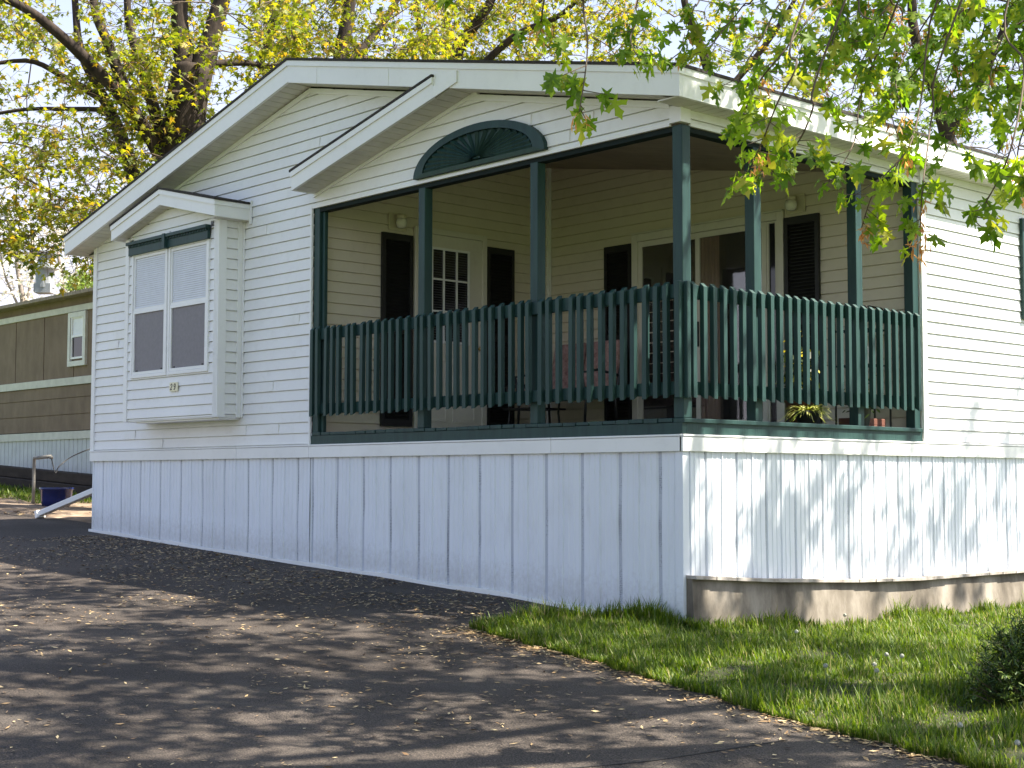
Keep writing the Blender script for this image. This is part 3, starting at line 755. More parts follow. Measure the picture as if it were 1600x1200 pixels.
def attractors(n,x0,x1,y0,y1,t0,t1,seed,thr=-.05,ns=.55,zmin=None):
    rr=random.Random(seed); out=[]; tries=0
    while len(out)<n and tries<n*30:
        tries+=1
        p=at(rr.uniform(x0,x1),rr.uniform(y0,y1),rr.uniform(t0,t1))
        if noise.noise(p*ns+Vector((seed,0,0)))<thr: continue
        if zmin and p.z<zmin: continue
        # keep clear of the home
        if -9.3<p.x<.6 and -.5<p.y<14.3 and p.z<5.3: continue
        out.append(p)
    return out
def gnd(px,t):
    p=at(px,700,t); return Vector((p.x,p.y,h(p.x,p.y)-.1))
GRP='trees behind the mobile home'
# big maple behind the left slope
T=21
limbs=[([gnd(292,T),at(291,500,T),at(290,300,T),at(300,170,T),at(305,110,T)],.38,.27),
 ([at(300,150,T),at(290,90,T),at(281,20,T),at(275,-120,T),at(240,-400,T)],.17,.07),
 ([at(306,150,T),at(322,90,T),at(338,20,T),at(352,-60,T),at(380,-380,T)],.19,.07),
 ([at(288,430,T),at(262,265,T-.2),at(205,165,T-.5),at(150,105,T-.7),at(85,45,T-1),at(30,8,T-1.2),at(-60,-30,T-1.4),at(-220,-120,T-1.5)],.125,.03),
 ([at(225,200,T-.3),at(190,120,T-.3),at(168,60,T-.2),at(148,10,T),at(130,-120,T)],.10,.04),
 ([at(275,520,T+.3),at(216,300,T+.3),at(190,215,T+.4),at(160,150,T+.5),at(122,60,T+.6),at(110,-60,T+.8)],.13,.04),
 ([at(275,250,T),at(245,180,T+.2),at(222,100,T+.4),at(200,20,T+.5),at(190,-120,T+.6)],.11,.04),
 ([at(160,155,T+.5),at(100,120,T+.4),at(40,95,T+.2),at(-60,110,T)],.06,.02),
 ([at(180,172,T+.4),at(110,170,T+.7),at(30,172,T+.7),at(-60,190,T+.8)],.04,.02),
 ([at(330,100,T),at(380,98,T+.3),at(430,104,T+.5),at(500,90,T+.8)],.06,.02)]
att=attractors(340,-60,470,-20,260,T-2.2,T+2.5,3,-.08)+attractors(120,-60,200,240,400,T-2,T+1.5,4,.0)+attractors(90,-400,600,-520,-20,T-3,T+3,5,-.1)
make_tree('maple_tree','big old maple with a thick forked trunk behind the left roof slope','tree',GRP,limbs,att,L_YEL,.105,24,.26,LC,rng_seed=2,seeds=.05)
# slimmer tree behind the ridge
T=24
limbs=[([gnd(520,T),at(520,400,T),at(523,200,T),at(532,90,T),at(545,0,T),at(560,-200,T)],.19,.08),
 ([at(520,260,T),at(470,160,T-.4),at(412,110,T-.8),at(425,40,T-1),at(445,-30,T-1.1)],.09,.03),
 ([at(530,120,T),at(580,60,T+.5),at(620,0,T+.8),at(660,-120,T+1)],.08,.03)]
att=attractors(150,400,700,-20,110,T-2,T+2,8,-.15)+attractors(60,380,720,-420,-20,T-2.5,T+2.5,9,-.1)
make_tree('maple_tree','slender leafy maple rising just behind the roof peak','tree',GRP,limbs,att,L_YEL,.105,24,.26,LC,rng_seed=5,seeds=.15)
T=27
limbs=[([gnd(700,T),at(700,300,T),at(712,100,T),at(735,50,T),at(770,-10,T),at(800,-200,T)],.17,.06),
 ([at(708,150,T),at(800,60,T-.6),at(880,20,T-1),at(950,-60,T-1)],.08,.03),
 ([at(705,200,T),at(660,80,T+.6),at(650,-30,T+.6)],.08,.03)]
att=attractors(190,660,1010,-20,112,T-2,T+2,12,-.2)+attractors(60,640,1000,-420,-20,T-2.5,T+2.5,13,-.1)
make_tree('maple_tree','dense yellow-green maple behind the middle of the white front fascia','tree',GRP,limbs,att,L_YEL,.115,24,.28,LC,rng_seed=6,seeds=.2)
T=30
limbs=[([gnd(1120,T),at(1115,300,T),at(1110,150,T),at(1090,60,T),at(1070,-20,T),at(1060,-200,T)],.16,.05),
 ([at(1110,170,T),at(1180,90,T),at(1230,20,T),at(1270,-60,T)],.08,.03)]
att=attractors(120,990,1290,-20,190,T-2,T+2,15,-.08)+attractors(60,980,1300,-420,-20,T-2.5,T+2.5,16,-.1)
make_tree('maple_tree','thin airy maple behind the corner where both fascias meet','tree',GRP,limbs,att,L_YEL,.13,14,.28,LC,rng_seed=7,seeds=.1)
T=31
limbs=[([gnd(1480,T),at(1480,300,T),at(1472,180,T),at(1440,90,T),at(1420,-20,T),at(1400,-200,T)],.22,.06),
 ([at(1476,220,T),at(1540,110,T),at(1580,20,T),at(1620,-100,T)],.11,.04)]
att=attractors(260,1270,1680,-20,260,T-2,T+2.5,18,-.12)+attractors(70,1250,1750,-420,-20,T-2.5,T+2.5,19,-.1)
make_tree('maple_tree','darker green tree behind the long side roof edge','tree',GRP,limbs,att,L_MID,.13,14,.3,LC,rng_seed=8)
# pale bare blossoming trees beyond the neighbour
FG='pale trees far behind the brown home'
for k,(px,T,x0,x1,y0,y1,lab) in enumerate(((38,42,-80,100,300,470,'pale blossoming tree far behind the brown home, nearer the frame edge'),(105,46,60,190,330,470,'pale thin tree far behind the brown home, beside the white wall corner'))):
    limbs=[([gnd(px,T),at(px,560,T),at(px-4,460,T),at(px-14,400,T),at(px-30,330,T)],.12,.03),([at(px,480,T),at(px+14,420,T),at(px+10,350,T)],.05,.02),([at(px,500,T),at(px-30,430,T),at(px-40,380,T)],.04,.02)]
    make_tree('blossom_tree',lab,'tree',FG,limbs,attractors(90,x0,x1,y0,y1,T-1.5,T+1.5,30+k,-.2,zmin=1),L_PALE,.14,14,.5,LC,bark=BARKP,rng_seed=20+k)
T=34; limbs=[([gnd(128,T),at(128,500,T),at(127,455,T)],.06,.03),([at(128,500,T),at(120,450,T)],.03,.01)]
make_tree('shrub','small bright green shrub top showing over the brown home roof','shrub',None,limbs,attractors(30,105,150,428,470,T-.6,T+.6,40,-.5),L_MID,.13,18,.14,LC,rng_seed=31)

# ---------------- near maple: trunk out of frame at the right, boughs hang into view and shade the drive
tb=Vector((6.2,2.2,h(6.2,2.2)-.1))
limbs=[([tb,tb+Vector((-.1,0,1.5)),tb+Vector((-.2,-.1,3.0)),tb+Vector((-.2,-.3,5)),tb+Vector((-.5,-.6,7.5)),tb+Vector((-.6,-1,10))],.34,.10),
 ([Vector((6.0,2.1,3.0)),Vector((5.0,1.0,4.6)),Vector((3.8,-.2,5.6)),Vector((2.4,-1.6,6.4)),Vector((.8,-3.0,7.0))],.17,.05),
 ([Vector((6.0,2.0,3.4)),Vector((5.8,.4,4.8)),Vector((5.0,-1.6,5.8)),Vector((4.0,-3.6,6.6)),Vector((2.8,-5.4,7.2))],.16,.05),
 ([Vector((5.9,2.1,4.0)),Vector((4.4,2.4,5.4)),Vector((3.0,2.3,6.6)),Vector((1.8,1.8,7.4))],.13,.04),
 ([Vector((5.8,1.8,5.0)),Vector((4.2,.0,7.0)),Vector((2.6,-1.2,8.6)),Vector((1.2,-1.6,9.6))],.13,.04),
 ([Vector((5.6,1.4,6.5)),Vector((6.0,-.6,8.2)),Vector((5.6,-2.6,9.4))],.10,.03)]
rr=random.Random(77); att=[]
SUN=Vector((.807*.56,.59*.56,.83)).normalized()
# crown volume: keeps a soft-edged canopy above the lower drive and the lawn
while len(att)<640:
    p=Vector((rr.uniform(-2.8,8.5),rr.uniform(-6.5,4.0),rr.uniform(5.0,10.5)))
    c=Vector((2.9,-.7,7.8)); d=((p.x-c.x)/5.7)**2+((p.y-c.y)/5.8)**2+((p.z-c.z)/2.8)**2
    if d>1: continue
    if noise.noise(p*.6)<-.06: continue
    q=p-CP; dep=q.dot(CF)
    if dep>0 and -900<F*q.dot(CR)/dep<900 and F*q.dot(CU)/dep<640 : continue   # open view of the home stays clear of the high canopy
    att.append(p)
rays=Vector((.807,.59,1.48)); need=[('skirt',34),('deck',0),('lawn',22),('drive',110),('wall',22)]
for nm_,cnt in need:
    got=0; tr_=0
    while got<cnt and tr_<20000:
        tr_+=1
        if nm_=='skirt': t0=Vector((0,rr.uniform(-.2,2.9),rr.uniform(0,1.3)))
        elif nm_=='deck': t0=Vector((0,rr.uniform(0,2.6),rr.uniform(1.3,2.6)))
        elif nm_=='lawn': t0=Vector((rr.uniform(.1,3.6),rr.uniform(-1.8,1.6),0))
        elif nm_=='wall': t0=Vector((0,rr.uniform(2.4,5.6),rr.uniform(.2,1.5)))
        else: t0=Vector((rr.uniform(-6.5,3.4),rr.uniform(-6.5,-2.0),0))
        if noise.noise(t0*1.1+Vector((0,0,5)))<(-.02 if nm_!='drive' else -.05): continue
        p=t0+rays*(rr.uniform(3.4,5.6)); q=p-CP; dep=q.dot(CF)
        if dep>0 and -900<F*q.dot(CR)/dep<900 and F*q.dot(CU)/dep<640: continue
        att.append(p); got+=1
def keep(p):   # gaps in the canopy let sun through to the side of the home
    k=p.x/.807; y=p.y-.59*k; z=p.z-1.48*k
    if -.3<y<9 and -.2<z<3.8:
        n_=noise.noise(Vector((y*1.5,z*1.2,11)))
        return n_>(.15 if z>1.3 else (-.22 if y>2 else -.12)) and (y<3.2 or z<1.75)
    return True
att=[p for p in att if keep(p)]
nearroot,nl=make_tree('silver_maple','silver maple whose leafy boughs hang in front of the porch and side roof','tree',None,limbs,att,L_NEAR,.15,24,.34,LC,rng_seed=41)
# drooping twigs in view, fine leaves
sprays=[ # polyline in photo pixels, distance, leaves per 30 px
 ([(935,-60),(912,0),(918,60),(915,110),(905,175)],6.6,[(.72,1.0)]),
 ([(1010,-40),(1000,20),(985,60),(1000,95)],7.6,[(.3,1)]),
 ([(1330,-60),(1270,20),(1225,80),(1185,130),(1160,190),(1205,150)],7.0,[(.15,.85)]),
 ([(1250,20),(1245,100),(1215,160),(1185,235),(1155,285)],6.7,[(.5,1)]),
 ([(1290,80),(1270,170),(1245,225),(1210,255),(1190,275)],6.9,[(.35,1)]),
 ([(1420,-40),(1380,60),(1345,150),(1335,220),(1300,285)],7.2,[(.2,1)]),
 ([(1480,-40),(1450,60),(1440,150),(1420,230),(1370,290),(1345,360)],6.8,[(.5,1)]),
 ([(1480,60),(1458,170),(1448,240),(1440,310),(1438,380)],6.9,[(.55,1)]),
 ([(1580,-20),(1600,100),(1585,210),(1560,280),(1520,350)],6.5,[(.55,1)]),
 ([(1350,-40),(1370,40),(1345,100),(1330,150)],7.6,[(.1,1)]),
 ([(1560,-60),(1500,20),(1450,90),(1395,150)],7.8,[(.1,1)]),
 ([(1640,-30),(1590,40),(1540,110),(1500,190),(1470,255)],7.6,[(.1,1)]),
 ([(1700,40),(1640,110),(1590,180),(1560,240)],7.4,[(.1,.9)]),
 ([(1200,-50),(1160,10),(1120,60),(1095,100)],8.0,[(.2,1)]),
 ([(1260,-60),(1215,10),(1190,60),(1165,100),(1150,140)],7.6,[(.2,1)]),
 ([(1110,-40),(1085,10),(1075,50),(1062,85)],8.4,[(.2,1)]),
 ([(860,-50),(850,0),(845,40),(840,70)],7.4,[(.5,1)]),
 ([(1380,-60),(1340,0),(1310,50),(1265,95)],8.1,[(.1,1)]),
 ([(1530,-80),(1470,0),(1430,60),(1400,120),(1410,170)],7.5,[(.1,1)]),
 ([(1660,-60),(1610,10),(1560,70),(1545,140)],7.7,[(.1,1)]),
 ([(1560,-60),(1585,10),(1600,60),(1575,130),(1580,190)],8.2,[(.1,1)]),
 ([(1440,-60),(1400,-10),(1370,30),(1330,60)],8.4,[(.1,1)]),
 ([(1500,-60),(1520,0),(1490,60),(1500,120),(1470,170)],8.0,[(.1,1)]),
 ([(1620,100),(1610,170),(1590,240),(1600,300)],7.0,[(.1,1)]),
 ([(1400,-60),(1410,20),(1400,90),(1390,160),(1405,220)],7.9,[(.1,1)]),
 ([(1530,-60),(1540,30),(1520,100),(1530,170)],7.9,[(.1,1)]),
 ([(1310,-60),(1320,0),(1300,70),(1290,120)],7.9,[(.1,1)]),
 ([(1450,-60),(1480,0),(1500,60),(1480,130)],8.3,[(.1,1)]),
 ([(1600,-60),(1620,0),(1590,70),(1600,140)],8.3,[(.1,1)]),
]
tw=MB(); LPf=[]; LDf=[]; SP=[]; rs=random.Random(91)
for k,(pts,T,rng_) in enumerate(sprays):
    P=[at(x,y,T+.25*math.sin(i*1.3+k)) for i,(x,y) in enumerate(pts)]
    # join back up into the canopy
    top=P[0]+Vector((.5,.4,1.6)); q=smooth_path([top]+P,6); n=len(q)
    tw.tube([p-tb for p in q],[.005*(1-.75*i/n)+.0012 for i in range(n)],5)
    lo,hi=rng_[0]
    for i in range(n-1):
        f_=max(0,(i-6)/(n-8))
        if f_<lo: continue
        dn=(q[i+1]-q[i]); L=dn.length
        for w in range(1 if rs.random()<.88 else 0):
            b=q[i].lerp(q[i+1],rs.random())
            # short side twiglet with an opposite set of leaves
            az=rs.uniform(0,6.28); sd=Vector((math.cos(az),math.sin(az),rs.uniform(-.6,.1)))*rs.uniform(.03,.15)
            e=b+sd; tw.tube([b-tb,e-tb],[.003,.0015],3)
            for c in range(rs.choice((2,3,3,4))):
                LPf.append(tuple(e-tb+Vector((rs.gauss(0,.016),rs.gauss(0,.016),rs.gauss(0,.016))))); LDf.append((sd.x*5,sd.y*5,-.95))
        if rs.random()<.09 or (k in(7,) and rs.random()<.5):
            for c in range(14): SP.append(tuple(b-tb+Vector((rs.gauss(0,.02),rs.gauss(0,.02),-.02-rs.random()*.07))))
tw.build('hanging_twigs',TWIG,nearroot,smooth=True)
V,Fc=leaves(np.array(LPf),.090,LF,1.0,RNG,np.array(LDf)); cloud('hanging_leaves',V,Fc,L_NEAR,nearroot)
V,Fc=leaves(np.array(SP),.055,(np.array([(0,0,0),(.10,.5,.02),(.06,.95,0),(-.10,.5,0)],float),np.array([(0,1,2),(0,2,3)])),1.3); cloud('seed_clusters',V,Fc,L_SEED,nearroot)

# ================================================================== grass
def blades(N,ptfun,hmin,hmax,seed,wid=.0035):
    rg=np.random.default_rng(seed); P=ptfun(N,rg); N=len(P)
    az=rg.uniform(0,2*np.pi,N); ht=rg.uniform(hmin,hmax,N)*rg.uniform(.6,1.2,N)*np.array([.86+.9*noise.noise(Vector((p[0]*2.6,p[1]*2.6,1))) for p in P]); lean=rg.uniform(.1,.75,N)*ht
    d=np.stack([np.cos(az),np.sin(az),0*az],1); sdd=np.stack([-np.sin(az),np.cos(az),0*az],1)*(wid*rg.uniform(.7,1.6,N))[:,None]
    up=np.array([0,0,1.0])
    mid=P+d*(lean*.3)[:,None]+up*(ht*.6)[:,None]; tip=P+d*lean[:,None]+up*(ht)[:,None]
    V=np.stack([P-sdd,P+sdd,mid+sdd*.75,mid-sdd*.75,tip],1).reshape(-1,3)
    Fc=(np.array([(0,1,2),(0,2,3),(3,2,4)])[None]+(np.arange(N)*5)[:,None,None]).reshape(-1,3)
    return V,Fc
def lawnpts(N,rg,tmax=1,smax=.86):
    s=smax*rg.uniform(0,1,N)**.75; t=rg.uniform(-.02,tmax,N); out=[]
    for a,b in zip(s,t):
        b=max(b,0)
        x,y=lawn_pt(a,b)
        # visible zone denser
        dn=noise.noise(Vector((x*2.1,y*2.1,4)))
        if dn<-.35 and rg.random()<.6: continue
        out.append((x,y,lawn_z(x,y,b)-.012))
    return np.array(out)
V1,F1=blades(150000,lambda n,r:lawnpts(n,r,1,.86),.022,.080,1)
V2,F2=blades(20000,lambda n,r:lawnpts(n,r,1,.92),.05,.13,2,.0035)
def edgepts(N,rg):
    out=[]
    for _ in range(N):
        if rg.random()<.6:
            s=rg.uniform(.34,.8); x,y=samp(innr,s); out.append((x+abs(rg.normal())*.06+.03,y,lawn_z(x,y,.97)-.01))
        else:
            s=rg.uniform(.0,.36); x,y=samp(innr,s); out.append((x+rg.normal()*.04,y-abs(rg.normal())*.05-.02,lawn_z(x,y,.97)-.01))
    return np.array(out)
V3,F3=blades(5000,edgepts,.07,.17,3,.004)
Vs=[V1,V2,V3]; Fs=[F1,F2+len(V1),F3+len(V1)+len(V2)]
g=cloud('grass',np.concatenate(Vs),np.concatenate(Fs),GRASSM); tag(g,'bright green uncut grass along the foot of the home','grass',kind='stuff')
# strip of grass before the neighbour
def np_pts(N,rg):
    x=rg.uniform(-25,-14,N); y=rg.uniform(1.6,3.9,N)+.0*x; return np.array([(a,b,h(a,b)-.03) for a,b in zip(x,y) if b>1.6+.35*math.sin(a)])
V,Fc=blades(22000,np_pts,.06,.14,7,.008); g=cloud('grass_strip',V,Fc,GRASSM); tag(g,'narrow strip of grass in front of the brown home','grass',kind='stuff')
# dandelion clocks
dan=None; rd=random.Random(4)
spots=[(1238,905),(1150,880),(1385,1020),(1367,1033),(1410,1026),(1370,1050),(1290,1040),(1500,1135),(1590,1165),(1245,985),(1320,955),(1460,925)]
for i,(px,py) in enumerate(spots):
    d=None
    # drop the pixel onto the ground
    t=6.0
    while t<14:
        p=at(px,py+28,t)
        if p.z<h(p.x,p.y)+.06: break
        t+=.02
    if dan is None:
        dan=thing('dandelion','white dandelion seed head standing in the uncut grass','dandelion',(p.x,p.y,h(p.x,p.y)+.03),'dandelion seed heads in the grass')
        m=MB(); m.tube([(0,0,0),(.006,.004,.06),(.002,0,.115)],[.0025,.002,.0018],5); m.build('stem',simple('dandelion_stem',(.22,.25,.08),.6),dan)
        m=MB(); rg=random.Random(2)
        for _ in range(110):
            z=rg.uniform(-.8,1); a=rg.uniform(0,6.28); r=math.sqrt(1-z*z); dv=Vector((r*math.cos(a),r*math.sin(a),z)); c=Vector((0.002,0,.13))+dv*.013
            o_=dv.orthogonal().normalized()*.0035; o2=dv.cross(o_).normalized()*.0035; m.face([c+o_,c+o2,c-o_,c-o2])
        m.build('seed_head',simple('dandelion_fluff',(.36,.37,.31),.9,.15),dan)
    else:
        r_=dan.copy(); COL.objects.link(r_); r_.location=(p.x,p.y,h(p.x,p.y)+.03+rd.uniform(-.02,.01)); r_.rotation_euler=(0,0,rd.uniform(0,6))
        for ch in list(dan.children): c=ch.copy(); COL.objects.link(c); c.parent=r_
# ================================================================== fallen seeds on the drive
def litter(N,fun,seed,s0,s1):
    rg=np.random.default_rng(seed); P=[]; 
    while len(P)<N:
        x,y,ok=fun(rg)
        if ok: P.append((x,y,hb(x,y)+.006+rg.random()*.004))
    P=np.array(P); az=rg.uniform(0,6.28,N); L=rg.uniform(s0,s1,N)
    d=np.stack([np.cos(az),np.sin(az),rg.normal(0,.12,N)],1)*L[:,None]; s=np.stack([-np.sin(az),np.cos(az),rg.normal(0,.25,N)],1)*(L*rg.uniform(.22,.4,N))[:,None]
    V=np.stack([P-d*.5,P+s*.5,P+d*.5,P-s*.35],1).reshape(-1,3); Fc=(np.array([(0,1,2),(0,2,3)])[None]+(np.arange(N)*4)[:,None,None]).reshape(-1,3); return V,Fc
def band(rg):
    x=rg.uniform(-8.6,.2); w=float(np.interp(x,[-8.6,-6,-3,0],[1.2,1.9,2.3,2.0])); y=-.06-abs(rg.normal())*w*.55
    dn=noise.noise(Vector((x*1.3,y*2.0,2)))
    return x,y,(dn>-.25 or rg.random()<.2) and not(x>-.7 and y>-1.25)
def sparse(rg):
    x=rg.uniform(-9,5); y=rg.uniform(-7.2,-.2); dn=noise.noise(Vector((x*.8,y*1.4,7)))
    return x,y,(dn>.05 or rg.random()<.12)
def lawnedge(rg):
    s=rg.uniform(0,.8); x,y=samp(edge,s); return x+rg.normal()*.08,y-abs(rg.normal())*.13+.03,True
VA,FA=litter(6500,band,1,.022,.055); VB,FB=litter(6500,sparse,2,.020,.055); VC,FC=litter(1900,lawnedge,3,.02,.06)
g=cloud('fallen_seeds',np.concatenate([VA,VB,VC]),np.concatenate([FA,FB+len(VA),FC+len(VA)+len(VB)]),LITTER); tag(g,'dry tan maple seeds and bits scattered over the dark drive','leaf litter',kind='stuff')
def glit(rg): return rg.uniform(-16,-11.8),rg.uniform(-1.5,2.4),True
V,Fc=litter(2500,glit,5,.04,.09); g=cloud('leaf_litter',V,Fc,LITTER); tag(g,'dry leaf litter on the bare strip beyond the drive','leaf litter',kind='stuff')
# seam crossing the drive
m=MB(); pts=[at(560,1200,6.35),at(760,1190,6.45),at(900,1170,6.6),at(1020,1150,6.75),at(1140,1128,7.0),at(1230,1118,7.2)]
pp=smooth_path([Vector((p.x,p.y,0)) for p in pts],12)
for i in range(len(pp)-1):
    a,b=pp[i],pp[i+1]; d=(b-a).normalized(); s=Vector((-d.y,d.x,0)); wa=.007+.005*noise.noise(a*9); wb=.007+.005*noise.noise(b*9)
    za=hb(a.x,a.y)+.003; zb_=hb(b.x,b.y)+.003
    m.face([(a+s*wa).to_tuple()[:2]+(za,),(b+s*wb).to_tuple()[:2]+(zb_,),(b-s*wb).to_tuple()[:2]+(zb_,),(a-s*wa).to_tuple()[:2]+(za,)])
cr=m.build('driveway_seam',simple('seam_dark',(.015,.014,.013),.95)); tag(cr,kind='structure')

# ================================================================== yew bush
bc=Vector((3.02,-.58,h(3.02,-.58)))
bush=thing('yew_bush','small dark evergreen bush on the lawn at the frame edge','bush',tuple(bc))
m=MB(); rb=random.Random(8); NP=[];ND=[]
for i in range(270):
    az=rb.uniform(0,6.28); el=rb.uniform(.05,1.5); L=rb.uniform(.22,.43)*(1 if el<1.2 else 1.05)
    d=Vector((math.cos(az)*math.cos(el),math.sin(az)*math.cos(el),math.sin(el)*1.0))
    e=d*L+Vector((0,0,.04)); mid=d*L*.5+Vector((0,0,-.01)); q=smooth_path([Vector((0,0,.0)),mid,e],3)
    m.tube(q,[.008-.006*k/(len(q)-1) for k in range(len(q))],4)
    for s in range(9):
        b=q[-1].lerp(q[2],rb.random()*.9); e2=b+Vector((rb.gauss(0,.5),rb.gauss(0,.5),rb.gauss(.25,.4)))*.10+d*.04
        for t in range(14):
            f_=t/14; p=b.lerp(e2,f_); NP.append(tuple(p)); dd=(e2-b).normalized()+Vector((rb.gauss(0,.7),rb.gauss(0,.7),rb.gauss(0,.5))); ND.append(tuple(dd*2))
m.build('stems',TWIG,bush)
V,Fc=leaves(np.array(NP),.034,(np.array([(-.10,0,0),(.10,0,0),(.08,.8,0),(0,1,0),(-.08,.8,0)],float),np.array([(0,1,2),(0,2,4),(4,2,3)])),.3,RNG,np.array(ND)); cloud('needles',V,Fc,YEW,bush)

# ================================================================== things on the porch
ZD=1.481
CUSH=multi('rose_cushion',[(.3,(.20,.10,.09)),(.6,(.42,.27,.24)),(.8,(.55,.42,.36))],22,.9,.3)
# glider love seat against the back wall
gl=thing('glider_bench','cushioned rose patterned glider bench behind the middle of the porch railing','bench',(-3.62,2.42,ZD))
m=MB()
for s in (-.48,.48):
    m.tube([(s,-.30,.0),(s,-.30,.05),(s,.32,.05),(s,.32,0)],.013,6); m.tube([(s,-.24,.05),(s,-.22,.36),(s,-.28,.60),(s,-.05,.64),(s,.24,.60)],.014,6)
    m.tube([(s,.22,.05),(s,.20,.36),(s,.26,.62),(s,.36,.92)],.014,6)
m.tube([(-.48,0,.05),(.48,0,.05)],.012,6); m.tube([(-.48,-.22,.34),(.48,-.22,.34)],.012,6); m.tube([(-.48,.36,.92),(.48,.36,.92)],.012,6)
m.build('metal_frame',BLACK,gl,smooth=True)
for s in (-.24,.24):
    m=MB(); m.box(s-.225,s+.225,-.27,.20,.36,.47); m.build('seat_cushion',CUSH,gl,bevel=.035)
    m=MB(); m.prism([(s-.225,.16,.46),(s-.225,.26,.46),(s-.225,.38,.95),(s-.225,.27,.97)],(.45,0,0)); m.build('back_cushion',CUSH,gl,bevel=.03)
# side table with slatted shelves
st=thing('side_table','small dark metal table with slatted shelves beside the green post on the porch','table',(-4.25,2.55,ZD))
m=MB()
for sx in (-.2,.2):
    for sy in (-.2,.2): m.tube([(sx,sy,0),(sx*.9,sy*.9,.25),(sx,sy,.52)],.012,6)
m.build('leg_frame',BLACK,st)
for z,nm_ in ((.52,'table_top'),(.28,'shelf')):
    m=MB()
    for i in range(7): m.box(-.24,.24,-.23+i*.07,-.185+i*.07,z,z+.018)
    m.build(nm_,BLACK,st)
pc=thing('flower_pot','pale pot with pink flowers on the lower shelf of the small porch table','plant pot',(-4.25,2.55,ZD+.30))
m=MB(); m.lathe((0,0,0),[(.055,0),(.08,.10),(.085,.11),(.07,.11)],16); m.build('pot',simple('pale_pot',(.42,.36,.38),.6),pc,smooth=True)
V,Fc=leaves(np.random.default_rng(3).normal(size=(160,3))*np.array([.05,.05,.025])+np.array([0,0,.14]),.045,LC,.6); cloud('flowers',V,Fc,simple('pink_petals',(.45,.20,.24),.7),pc)
# spider plant near the edge
def plant_pot(name,label,x,y,z,r,hh,m_):
    t=thing(name,label,'potted plant',(x,y,z)); q=MB(); q.lathe((0,0,0),[(r*.7,0),(r,hh),(r*1.08,hh),(r*1.08,hh+.02),(r*.9,hh+.02),(r*.85,hh-.01)],18); q.build('pot',m_,t,smooth=True); return t
POT=simple('dark_pot',(.03,.03,.03),.5); TERRA=simple('terracotta',(.15,.055,.035),.7)
sp=plant_pot('spider_plant','low striped yellow-green spider plant spilling over the deck edge','',0,0,0,.1,.08,POT) if False else None
px_=(-.20,1.78)
sp=plant_pot('spider_plant','low spider plant with striped yellow-green leaves at the deck edge',px_[0],px_[1],ZD,.10,.09,POT)
def straps(n,L0,L1,w,z,seed,mb_,droop=1.0):
    r_=random.Random(seed)
    for i in range(n):
        az=r_.uniform(0,6.28); L=r_.uniform(L0,L1); up=r_.uniform(.25,1.1); pr=None
        for k in range(7):
            f_=k/6; rr_=L*(f_*math.cos(up*.6)); zz=z+L*(math.sin(up)*f_-droop*.75*f_*f_)
            c=Vector((math.cos(az)*rr_,math.sin(az)*rr_,max(zz,.012))); s=Vector((-math.sin(az),math.cos(az),0))*w*(1-f_**2)+Vector((0,0,0))
            if pr: mb_.face([pr[0]-pr[1],pr[0]+pr[1],c+s,c-s])
            pr=(c,s)
m=MB(); straps(110,.16,.30,.008,.10,5,m); m.build('leaves',leafmat('spider_leaf',[(0,(.16,.22,.03)),(.5,(.42,.44,.12)),(1,(.60,.58,.26))],.35),sp)
cp=plant_pot('croton_plant','bushy dark leaved croton with yellow spots behind the side railing',-.45,2.02,ZD,.12,.20,TERRA)
m=MB(); 
for k in range(5): m.tube([(0,0,.18),(.05*math.cos(k*1.3),.05*math.sin(k*1.3),.35),(.09*math.cos(k*1.3),.09*math.sin(k*1.3),.58)],.006,5)
m.build('stems',TWIG,cp)
rg=np.random.default_rng(6); pts=rg.normal(size=(260,3))*np.array([.09,.09,.12])+np.array([0,0,.46])
OV=(np.array([(0,0,0),(.18,.35,0),(.14,.7,-.02),(0,1,-.05),(-.14,.7,-.02),(-.18,.35,0)],float),np.array([(0,1,2),(0,2,3),(0,3,4),(0,4,5)]))
V,Fc=leaves(pts,.10,OV,.7,rg); cloud('leaves',V,Fc,leafmat('croton_leaf',[(0,(.02,.03,.015)),(.72,(.05,.07,.02)),(.78,(.50,.42,.06)),(1,(.62,.55,.10))],.2),cp)
# plant stand (shelves) near the right post
rk=thing('plant_stand','tall black wire shelf stand at the far end of the porch','shelf',(-.42,2.90,ZD))
m=MB()
for sx in (-.2,.2):
    for sy in (-.12,.12): m.tube([(sx,sy,0),(sx,sy,.98)],.009,6)
for s in (-.12,.12): m.tube([(-.2,s,.98),(-.12,s,1.06),(0,s,1.09),(.12,s,1.06),(.2,s,.98)],.009,6)
for k in range(5): m.tube([(-.16+k*.08,-.12,.86),(-.10+k*.06,-.12,1.02)],.005,5)
m.build('wire_frame',BLACK,rk)
for z in (.22,.55,.86):
    m=MB(); 
    for i in range(6): m.tube([(-.2,-.12+i*.048,z),(.2,-.12+i*.048,z)],.005,4)
    m.tube([(-.2,-.12,z),(.2,-.12,z)],.010,5); m.build('shelf',BLACK,rk)
wp=thing('ornament','small white ornament on the black wire shelf stand','ornament',(-.36,2.88,ZD+.56))
m=MB(); m.lathe((0,0,0),[(.03,0),(.035,.02),(.018,.05),(.03,.09),(.035,.12),(.02,.15),(.008,.165)],14); m.build('body',simple('white_ceramic',(.8,.8,.78),.3),wp,smooth=True)
tp=thing('planter_tray','low terracotta tray with soil under the far side railing','tray',(-.24,2.62,ZD))
m=MB(); m.box(-.09,.09,-.22,.22,0,.018); 
for (a,b,c,d) in ((-.09,-.075,-.22,.22),(.075,.09,-.22,.22),(-.075,.075,-.22,-.205),(-.075,.075,.205,.22)): m.box(a,b,c,d,.0185,.075)
m.build('tray_body',TERRA,tp,bevel=.004); m=MB(); m.box(-.074,.074,-.204,.204,.02,.055); m.build('soil',SOIL,tp)
